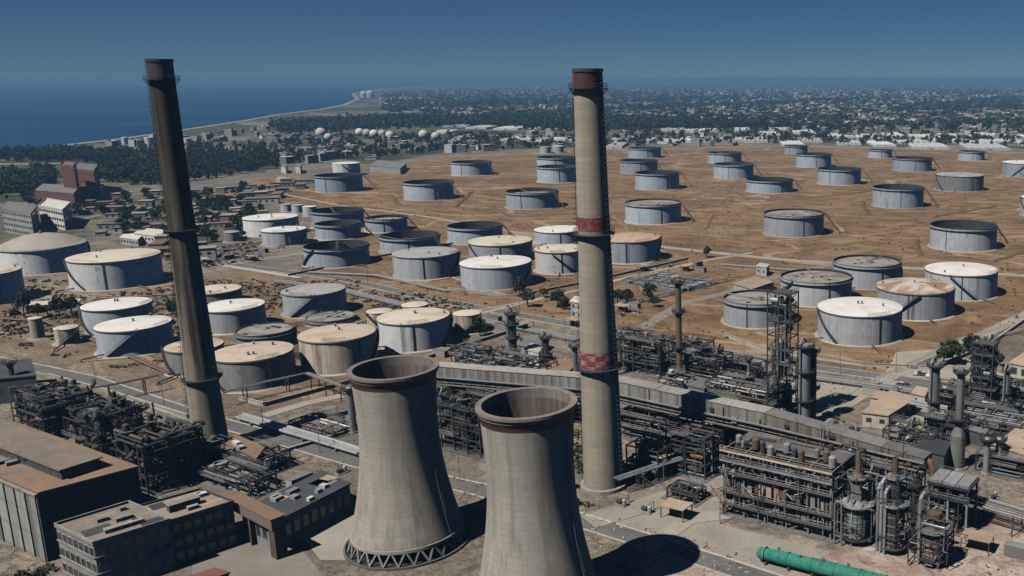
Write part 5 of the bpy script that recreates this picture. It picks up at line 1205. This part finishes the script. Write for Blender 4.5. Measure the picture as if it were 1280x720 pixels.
def bank(label, px, h=0.8, w_=4.0):
    rb = random.Random(len(label)); px = px[1:-1] if len(px) > 4 else px; Q = [Vector(at(*q)) for q in px]; P = []
    for a, b in zip(Q, Q[1:]): P += [a.lerp(b, k/8) + Vector((rb.uniform(-0.8, 0.8), rb.uniform(-0.8, 0.8), 0)) for k in range(8)]
    P.append(Q[-1]); o = P[0]; t = thing('earth_bank', label, 'earth bank', tuple(o)); P = [p-o for p in P]; vs = []
    for k, p in enumerate(P):
        d = (P[min(k+1, len(P)-1)] - P[max(k-1, 0)]).normalized(); s = Vector((-d.y, d.x, 0))
        vs += [tuple(p + s*w_/2), tuple(p + s*0.8 + Vector((0, 0, h))), tuple(p - s*0.8 + Vector((0, 0, h))), tuple(p - s*w_/2)]
    MB().add(vs, [(4*i+j, 4*i+j+1, 4*i+j+5, 4*i+j+4) for i in range(len(P)-1) for j in range(3)]).build('mound', M['earth'], t)
bank('low earth bank round the dusty roofed tank in the near brown field', [(925,272),(905,300),(1000,314),(1085,302),(1062,268)])
bank('low earth bank in front of the open tank in the third field row', [(1078,252),(1085,270),(1165,272),(1245,258)])
bank('low earth bank in front of the dusty roofed tank right of the pale chimney', [(768,270),(790,290),(880,288),(890,268)])
bank('low earth bank in front of the grey tank left of the pale chimney', [(612,258),(640,272),(712,268)])
bank('low earth bank in front of the second open tank from the seaward corner', [(490,246),(500,258),(570,259),(590,240)])
bank('low earth bank round the large open black tank', [(1145,300),(1150,322),(1240,328),(1290,312)])
bank('low earth bank in front of the low wide open tank', [(920,240),(935,250),(1010,248),(1085,240)])
bank('low earth bank below the right tank group', [(890,404),(915,422),(990,430),(1010,440),(1110,446),(1170,425)])
bank('low earth bank before the two pale and cream covered tanks', [(572,352),(580,372),(668,372),(690,355)])
bank('low earth bank before the grey roofed middle tank', [(482,340),(500,358),(575,356)])
# ------------------------------------------------------------------ small yard things, cars
def skid_proto():
    t = thing('pump_skid', 'small pump skid standing in the refinery yards', 'pump skid', (0, 0, 0), 0, 'pump skids about the yards')
    MB().box((0, 0, 0.15), (3.2, 1.8, 0.3)).build('base', M['conc'], t); MB().cyl((-1.2, 0, 0.9), (0.2, 0, 0.9), 0.5, n=12).build('motor', M['steel_dark'], t)
    drum(t, (1.0, 0, 1.1), 1.0, 0.55, 2, 'insul', 'pot'); MB().tube([(0.2, 0, 0.9), (0.6, 0.5, 0.9), (0.6, 0.5, 2.2), (0.6, 2.0, 2.2), (0.6, 2.0, 0.1)], 0.12, 6).build('pipe', M['steel_grey'], t); return t
def crate_proto():
    t = thing('container', 'weathered steel container box left in the yards', 'container', (0, 0, 0), 0, 'container boxes about the yards')
    MB().box((0, 0, 1.3), (6.0, 2.4, 2.4)).build('body', M['house'], t); MB().box((0, 0, 2.55), (6.1, 2.5, 0.12)).build('lid', M['roof_grey'], t)
    for s in (-0.62, 0.62): MB().box((3.03, s, 1.3), (0.06, 1.1, 2.2)).build('door', M['steel_rust'], t)
    return t
def shelter_proto():
    t = thing('shelter', 'small flat roofed shelter on posts in the yards', 'shelter', (0, 0, 0), 0, 'shelters about the yards')
    MB().box((0, 0, 3.1), (6.5, 4.5, 0.2)).build('roof', M['roof_tan'], t)
    for x in (-3, 3):
        for y in (-2, 2): MB().box((x, y, 1.5), (0.2, 0.2, 3.0)).build('post', M['steel_brown'], t)
    MB().box((0, 0.8, 0.9), (4, 1.6, 1.8)).build('equipment_box', M['steel_dark'], t); return t
def car_proto():
    t = thing('parked_car', 'small car parked near the refinery buildings', 'car', (0, 0, 0), 0, 'parked cars')
    MB().add([(x, y*w_, z) for x, w_, z in ((-2.1, .8, .35), (2.1, .8, .35), (2.15, .8, .75), (-2.15, .8, .85)) for y in (-1, 1)], [(0,1,3,2), (2,3,5,4), (4,5,7,6), (6,7,1,0), (0,2,4,6), (1,7,5,3)]).build('body', M['car'], t)
    MB().add([(x, y*w_, z) for x, w_, z in ((-1.7, .72, .86), (1.1, .72, .8), (0.5, .6, 1.4), (-1.3, .6, 1.42)) for y in (-1, 1)], [(0,1,3,2), (2,3,5,4), (4,5,7,6), (6,7,1,0), (0,2,4,6), (1,7,5,3)]).build('cabin', M['glass'], t)
    MB().box((-0.4, 0, 1.44), (1.75, 1.15, 0.06)).build('roof', M['car'], t)
    for x in (-1.3, 1.3):
        for y in (-0.8, 0.8): MB().cyl((x, y-0.1, 0.33), (x, y+0.1, 0.33), 0.33, n=12).build('wheel', M['tyre'], t)
    return t
rng = random.Random(77)
def inpx(poly, n, rng, mind=0.0, avoid=True):
    out = []; xs = [p[0] for p in poly]; ys = [p[1] for p in poly]; k = 0
    while len(out) < n and k < n*60:
        k += 1; x, y = rng.uniform(min(xs), max(xs)), rng.uniform(min(ys), max(ys))
        if not inside(poly, np.array([x]), np.array([y]))[0]: continue
        p = at(x, y)
        if avoid and any((p[0]-c[0])**2 + (p[1]-c[1])**2 < (c[2]+4)**2 for c in KEEP): continue
        if mind and any((p[0]-q[0])**2 + (p[1]-q[1])**2 < mind*mind for q in out): continue
        out.append(p)
    return out
KEEP = []
bpy.context.view_layer.update()
for o in list(COL.objects):
    if o.get('category') and o.children:
        pts = [c.matrix_world @ Vector(v) for c in o.children for v in c.bound_box]
        lo = Vector((min(p.x for p in pts), min(p.y for p in pts))); hi = Vector((max(p.x for p in pts), max(p.y for p in pts)))
        if (hi-lo).length < 90: KEEP.append(((lo.x+hi.x)/2, (lo.y+hi.y)/2, (hi-lo).length*0.36))
YARDS = [([(470,470),(560,440),(700,440),(720,480),(560,480)], 8), ([(760,480),(960,520),(1040,545),(900,560),(770,540)], 10), ([(300,505),(430,480),(440,560),(350,560)], 10), ([(1080,480),(1270,500),(1270,545),(1060,540)], 12),
         ([(770,600),(900,590),(890,650),(760,650)], 8), ([(1190,640),(1280,600),(1280,715),(1190,715)], 6), ([(590,590),(620,580),(730,600),(720,640),(600,640)], 7), ([(600,400),(720,392),(720,420),(600,430)], 8), ([(240,330),(330,300),(350,320),(260,350)], 9), ([(770,340),(880,330),(900,370),(770,400)], 12), ([(330,590),(440,590),(440,640),(360,660)], 4)]
def scatter(proto, n_, frac, seed):
    r_ = random.Random(seed); first = True; pts = []
    for poly, n in YARDS: pts += inpx(poly, max(1, int(n*frac)), r_, 7)
    for p in pts[:n_]:
        rz = AX + r_.choice((0, math.pi/2)) + r_.uniform(-0.06, 0.06)
        if first: proto.location = p; proto.rotation_euler = (0, 0, rz); first = False
        else: dup(proto, p, rz)
        KEEP.append((p[0], p[1], 2.5))
scatter(skid_proto(), 60, 0.3, 1); scatter(crate_proto(), 60, 0.3, 2); scatter(shelter_proto(), 60, 0.25, 3)
c0 = car_proto(); cars = [at(*q) for q in ((1146,468),(1151,469),(1156,470),(1161,471),(1128,483),(1134,484),(1140,486),(1180,492),(1186,498),(1190,478),(1172,492)   )]
for row in range(5):
    for k in range(9): cars.append(at(246 + k*8.5 + row*3, 316 + row*4.5 - k*1.4))
for i, p in enumerate(cars):
    rz = AX + (0 if i % 3 else math.pi/2) + rng.uniform(-0.1, 0.1)
    if i == 0: c0.location = p; c0.rotation_euler = (0, 0, rz)
    else: dup(c0, p, rz)
def post(label, px, h, i, proto=[None]):
    if proto[0] is None:
        t = thing('lamp_post', label, 'lamp post', at(*px), 0, 'lamp posts along the plant roads'); proto[0] = t
        MB().cyl((0, 0, 0), (0, 0, h), 0.13, 0.08, 8).build('pole', M['steel_grey'], t); MB().tube([(0, 0, h), (0.3, 0, h+0.3), (1.5, 0, h+0.4)], 0.06, 6).build('arm', M['steel_grey'], t); MB().box((1.7, 0, h+0.38), (0.7, 0.25, 0.12)).build('lamp_head', M['steel_dark'], t)
    else: dup(proto[0], at(*px), AX + i)
for i, q in enumerate([(120,480),(205,506),(330,540),(400,566),(575,602),(690,636),(830,612),(870,600),(460,356),(560,380),(650,398),(820,428),(930,450),(1050,468),(1120,466),(1190,434),(1250,408),(980,320),(1100,332),(700,366),(800,340),(1230,640),(900,655)]):
    post('slim lamp post beside a plant road', q, 8.0, i)
# ------------------------------------------------------------------ trees and scrub
def leaf_mesh(name, centres, radii, per, size, m, seed, flat=0.8, clump=0):
    """Many leaf-sized faces through the crowns' volumes, gathered in clumps with gaps between."""
    g = np.random.default_rng(seed); C = np.asarray(centres, float); Rd = np.asarray(radii, float); n = len(C)
    if clump:
        k = clump; d = g.normal(size=(n, k, 3)); d /= np.linalg.norm(d, axis=2, keepdims=True); d *= g.uniform(0.35, 1.0, (n, k, 1))**0.6
        C = (C[:, None, :] + d*Rd[:, None, :]*0.78).reshape(-1, 3); Rd = (np.repeat(Rd[:, None, :], k, 1)*g.uniform(0.28, 0.5, (n, k, 1))).reshape(-1, 3); n = len(C); per = max(3, per//k)
    d = g.normal(size=(n, per, 3)); d /= np.linalg.norm(d, axis=2, keepdims=True); d *= g.uniform(0.25, 1.0, (n, per, 1))**0.5
    P = (C[:, None, :] + d*Rd[:, None, :]).reshape(-1, 3); N_ = len(P); s = size*g.uniform(0.6, 1.4, (N_, 1))
    a = g.normal(size=(N_, 3)); a /= np.linalg.norm(a, axis=1, keepdims=True); b = np.cross(a, g.normal(size=(N_, 3))); b /= np.linalg.norm(b, axis=1, keepdims=True)
    V = np.stack([P - a*s - b*s*flat, P + a*s - b*s*flat, P + a*s + b*s*flat, P - a*s + b*s*flat], 1).reshape(-1, 3)
    me = bpy.data.meshes.new(name); me.vertices.add(len(V)); me.vertices.foreach_set('co', V.ravel()); me.loops.add(len(V)); me.loops.foreach_set('vertex_index', np.arange(len(V), dtype=np.int32))
    me.polygons.add(N_); me.polygons.foreach_set('loop_start', np.arange(0, len(V), 4, dtype=np.int32)); me.polygons.foreach_set('loop_total', np.full(N_, 4, np.int32)); me.update(); me.materials.append(M[m])
    o = bpy.data.objects.new(name, me); COL.objects.link(o); return o
def tree_proto(seed, h, r, label, group):
    t = thing('tree', label, 'tree', (0, 0, 0), 0, group); rg = random.Random(seed)
    tr = MB(); tr.tube([(0, 0, 0), (0.1, 0.05, h*0.25), (0.05, 0.2, h*0.5), (0.1, 0.1, h*0.75)], 0.22, 8)
    for k in range(6):
        a = rg.uniform(0, 6.28); z = h*rg.uniform(0.28, 0.5); tr.tube([(0.08, 0.1, z), (r*0.4*math.cos(a), r*0.4*math.sin(a), z+h*0.15), (r*0.75*math.cos(a), r*0.75*math.sin(a), z+h*0.25)], 0.09, 6)
    tr.build('trunk', M['trunk'], t); o = leaf_mesh('crown', [(0, 0, h*0.62)], [(r, r, h*0.38)], 700, 0.32, 'leaf', seed, clump=14); o.parent = t; return t
TP = [tree_proto(i, 7+i, 3.0+0.4*i, 'single tree growing among the plant yards and sheds', 'trees about the yards') for i in range(3)]
tp = [at(*q) for q in ((772,380),(784,382),(812,378),(818,384),(697,384),(705,387),(1180,456),(1190,455),(1215,452),(1250,458),(566,425),(600,420),(883,322),(905,552),(650,372),(660,384),(680,372),(175,296),(188,302),(160,300),(30,392),(48,398),(60,396),(75,398),(20,400),(90,394),(216,395),(430,322),(262,258),(276,262),(290,300),(330,295),(244,300),(245,296))]
tp += inpx([(0,232),(120,240),(240,246),(330,240),(330,300),(230,320),(130,285),(0,250)], 110, rng, 7)
for i, p in enumerate(tp):
    q = TP[i % 3]
    if i < 3: q.location = p
    else:
        s = rng.uniform(0.6, 1.25); dup(q, p, rng.uniform(0, 6.28), (s, s, s*rng.uniform(0.85, 1.15)))
def wood(name, label, poly, n, h, r, seed, m='leaf_dark', per=90, size=0.7):
    rg = random.Random(seed); pts = inpx(poly, n, rg, 0, False)
    C = [(p[0], p[1], h*0.5*rg.uniform(0.8, 1.2)) for p in pts]; Rr = [(r*rg.uniform(0.45, 1.5),)*2 + (h*0.5*rg.uniform(0.6, 1.4),) for _ in pts]
    o = leaf_mesh(name, C, Rr, per, size, m, seed, clump=5); tag(o, label, 'wood', kind='stuff'); return o
wood('wood', 'dark pine wood behind the black chimney', [(118,196),(160,190),(225,188),(330,186),(352,198),(346,212),(240,227),(180,232),(120,228)], 620, 14, 5, 1, per=120)
wood('wood', 'strip of dark wood along the left shore', [(0,194),(60,190),(118,190),(118,203),(0,202)], 260, 12, 5, 2)
wood('wood', 'dark trees before the red brick works', [(0,218),(70,216),(74,226),(40,246),(0,246)], 160, 11, 5, 3, per=120)
wood('wood', 'long dark belt of wood across the plain', [(330,158),(400,152),(480,148),(700,146),(720,152),(860,150),(1060,150),(1060,157),(860,162),(720,166),(600,158),(480,162),(360,168)], 1500, 16, 9, 4, per=60, size=1.6)
wood('wood', 'scattered tree clumps among the far fields and houses', [(340,172),(560,168),(700,170),(1280,150),(1280,184),(960,180),(700,184),(480,196),(340,206)], 900, 9, 6, 5, per=60, size=1.0)
wood('wood', 'dim far groves of the town plain', [(480,116),(700,108),(1280,108),(1280,160),(1000,162),(700,146),(480,140)], 4200, 10, 14, 6, per=26, size=4.0)
def scrub(label, poly, n, seed, s=(0.3, 1.0), m='leaf_dry'):
    rg = random.Random(seed); pts = inpx(poly, n, rg, 0, True); z = [s[0] + (s[1]-s[0])*rg.random()**2.2 for _ in pts]
    o = leaf_mesh('scrub', [(p[0], p[1], k*0.5) for p, k in zip(pts, z)], [(k*1.3, k*1.3, k*0.6) for k in z], 14, 0.28, m, seed); tag(o, label, 'scrub', kind='stuff')
scrub('dry low scrub dotting the brown tank field', [(262,245),(470,215),(560,197),(900,183),(1280,194),(1280,420),(1200,425),(1120,466),(960,446),(640,388),(440,350),(390,310)], 900, 1, (0.15, 0.7))
scrub('dry low scrub between the covered tanks', [(0,350),(230,350),(470,350),(600,385),(600,470),(440,490),(240,480),(40,440),(0,420)], 1400, 2)
scrub('weeds and bushes of the plant yards', [(300,500),(450,490),(600,600),(740,640),(900,600),(1280,480),(1280,560),(740,470),(640,430)], 700, 3, (0.3, 0.9), 'leaf')
scrub('dark bushes below the big hall wall', [(0,680),(60,705),(75,740),(0,740)], 60, 4, (0.8, 1.8), 'leaf')
def debris(label, poly, n, seed, m, s=(0.1, 0.7)):
    rg = random.Random(seed); mb = MB()
    for p in inpx(poly, n, rg, 0, True):
        k = s[0] + (s[1]-s[0])*rg.random()**2.5; h = k*rg.uniform(0.4, 1.0)
        mb.box((p[0], p[1], h/2), (k*rg.uniform(0.6, 3.0), k, h), rg.uniform(0, 3.1))
    tag(mb.build('debris', M[m]), label, 'debris', kind='stuff')
debris('rubble and rusty scrap strewn over the plant yards', [(240,480),(470,440),(740,400),(980,460),(1280,480),(1280,720),(880,720),(740,690),(600,640),(440,600),(360,690),(260,690)], 1500, 5, 'steel_rust', (0.08, 0.4))
debris('pale stones and lumber strewn over the plant yards', [(240,480),(470,440),(740,400),(980,460),(1280,480),(1280,720),(880,720),(740,690),(600,640),(440,600),(360,690),(260,690)], 1300, 6, 'kerb', (0.08, 0.42))
debris('dark scrap between the covered tanks', [(0,350),(230,350),(470,350),(600,385),(600,470),(440,490),(240,480),(40,440),(0,420)], 900, 7, 'steel_dark', (0.2, 1.2))
# ------------------------------------------------------------------ greenhouses, houses, far town
def greenhouse_proto(i):
    t = thing('greenhouse', 'long white polythene greenhouse out on the plain', 'greenhouse', (0, 0, 0), 0, 'white greenhouses of the plain')
    n = 6; W = 48.0; L = 46.0; vs = []; fs = []; K = 6
    for s in range(n):
        b = len(vs)
        for k in range(K+1):
            a = math.pi*k/K; x = -W/2 + W*(s+0.5)/n - W/n/2*math.cos(a); z = 2.5 + 1.8*math.sin(a)
            vs += [(x, -L/2, z), (x, L/2, z)]
        fs += [(b+2*k, b+2*k+1, b+2*k+3, b+2*k+2) for k in range(K)]
        m0 = len(vs); vs += [(-W/2 + W*s/n, -L/2, 0), (-W/2 + W*(s+1)/n, -L/2, 0), (-W/2 + W*s/n, L/2, 0), (-W/2 + W*(s+1)/n, L/2, 0)]
        fs.append(tuple([m0, m0+1] + [b+2*k for k in range(K, -1, -1)])); fs.append(tuple([m0+3, m0+2] + [b+2*k+1 for k in range(0, K+1)]))
    vs2 = len(vs); vs += [(-W/2, -L/2, 0), (-W/2, L/2, 0), (-W/2, L/2, 2.5), (-W/2, -L/2, 2.5), (W/2, -L/2, 0), (W/2, L/2, 0), (W/2, L/2, 2.5), (W/2, -L/2, 2.5)]
    fs += [(vs2, vs2+1, vs2+2, vs2+3), (vs2+4, vs2+5, vs2+6, vs2+7)]
    MB().add(vs, fs).build('cover', M['poly'], t); MB().box((0, -L/2-0.03, 1.2), (4, 0.06, 2.2)).build('door', M['steel_grey'], t); return t
gh = greenhouse_proto(0); first = True
GH = [(575,158,30),(604,160,26),(556,166,22),(640,161,30),(672,160,26),(702,162,30),(588,172,24),(655,175,40),(690,176,26),(715,176,22),(782,175,30),(808,177,18),(600,150,40),(690,148,36),(560,148,30),(880,153,40),(960,150,36),(1120,158,34),(1210,160,36),(1060,156,30),(840,163,26),(862,165,30),(888,164,26),(838,178,26),(872,176,40),(912,176,34),(926,163,22),(945,176,30),(975,163,30),(962,168,28),(1004,166,26),(1016,177,26),(1050,171,32),(1084,172,28),(1116,170,24),(1136,178,38),(1176,177,40),(1214,179,44),(1256,178,40),(1156,172,34),(1196,171,40),(1240,170,40),(1282,172,40),(1300,182,50),(1060,180,30),(1100,181,26),(990,181,26),(1160,184,44),(1230,185,50),(745,182,26),(772,183,20)]
for px, py, wpx in GH:
    p = at(px, py); s = wpx*depth(p)/F_PX/48.0; sc = (s, rng.uniform(1.4, 2.3), 1.0)
    if first: gh.location = p; gh.scale = sc; first = False
    else: dup(gh, p, rng.uniform(-0.08, 0.08), sc)
def house_proto(i):
    t = thing('house', 'small flat roofed house out on the plain beyond the tanks', 'house', (0, 0, 0), 0, 'houses of the plain'); h = 3.2*(1 + i)
    MB().box((0, 0, h/2), (11, 9, h)).build('wall', M['house'], t); rf = MB().box((0, 0, h+0.15), (11.5, 9.5, 0.3)).build('roof', M[('roof_grey', 'roof_tan', 'roof_white')[i]], t)
    MB().box((-3, 1.5, h+1.4), (3.5, 3, 2.2)).build('stair_hut', M['house'], rf)
    for k in range(3):
        for f in range(i+1):
            w_ = MB().box((-3.5+3.5*k, -4.53, 1.7+3.2*f), (1.5, 0.08, 1.3)).build('window', M['glass'], t)
    return t
HP = [house_proto(i) for i in range(3)]
hp = inpx([(1000,160),(1060,152),(1280,146),(1290,186),(1130,170),(1000,176)], 110, rng, 12, False) + inpx([(340,176),(480,172),(560,178),(560,188),(480,200),(345,208)], 48, rng, 11) + inpx([(560,176),(760,166),(960,168),(960,182),(700,186),(560,192)], 60, rng, 14, False) + inpx([(120,178),(240,168),(340,156),(400,150),(400,164),(340,178),(240,184),(120,188)], 45, rng, 16, False)
for i, p in enumerate(hp):
    q = HP[i % 3]; s = rng.uniform(0.7, 1.5)
    if i < 3: q.location = p
    else: dup(q, p, rng.uniform(0, 6.28), (s, s*rng.uniform(0.7, 1.3), rng.uniform(0.8, 1.2)))
# sheds and houses of the works quarter on the left
def quarter_proto(i):
    t = thing('shed', 'low flat roofed shed in the works quarter behind the black chimney', 'shed', (0, 0, 0), 0, 'sheds of the works quarter')
    L, W, h = ((14, 7, 3.6), (22, 8, 4.5), (9, 8, 5.5))[i]
    MB().box((0, 0, h/2), (L, W, h)).build('wall', M['house'], t); MB().box((0, 0, h+0.12), (L+0.6, W+0.6, 0.24)).build('roof', M[('roof_grey', 'roof_brown', 'roof_tan')[i]], t)
    for k in range(int(L/4)): MB().box((-L/2+2+4*k, -W/2-0.03, h*0.55), (1.6, 0.08, 1.3)).build('window', M['glass'], t)
    return t
QP = [quarter_proto(i) for i in range(3)]
qp = inpx([(92,256),(200,244),(330,236),(390,226),(400,236),(330,252),(330,300),(250,336),(200,322),(120,292),(92,272)], 100, rng, 12)
for i, p in enumerate(qp):
    q = QP[i % 3]; rz = R(22) + rng.choice((0, math.pi/2)) + rng.uniform(-0.1, 0.1)
    if i < 3: q.location = p; q.rotation_euler = (0, 0, rz)
    else: s = rng.uniform(0.7, 1.2); dup(q, p, rz, (s, s, s))
def far_town():
    g = np.random.default_rng(9); rg = random.Random(12)
    pts = inpx([(470,124),(560,113),(700,107),(1280,106.5),(1290,150),(1000,160),(760,148),(600,144),(480,136)], 5600, rg, 0, False); mb = MB()
    for p in pts:
        if math.sin(p[0]*0.0023+1)+math.sin(p[1]*0.0011+p[0]*0.0009)+0.7*math.sin(p[0]*0.0071-p[1]*0.0037) < -0.15: continue
        k = rg.random(); s = (rg.uniform(8, 18), rg.uniform(8, 16), rg.uniform(4, 12)) if k < 0.88 else (rg.uniform(40, 120), rg.uniform(14, 40), 5)
        mb.box((p[0], p[1], s[2]/2), s, rg.uniform(0, 3.1))
    tag(mb.build('far_town', M['town']), 'pale houses of the far town fading into haze', 'town', kind='stuff')
far_town()
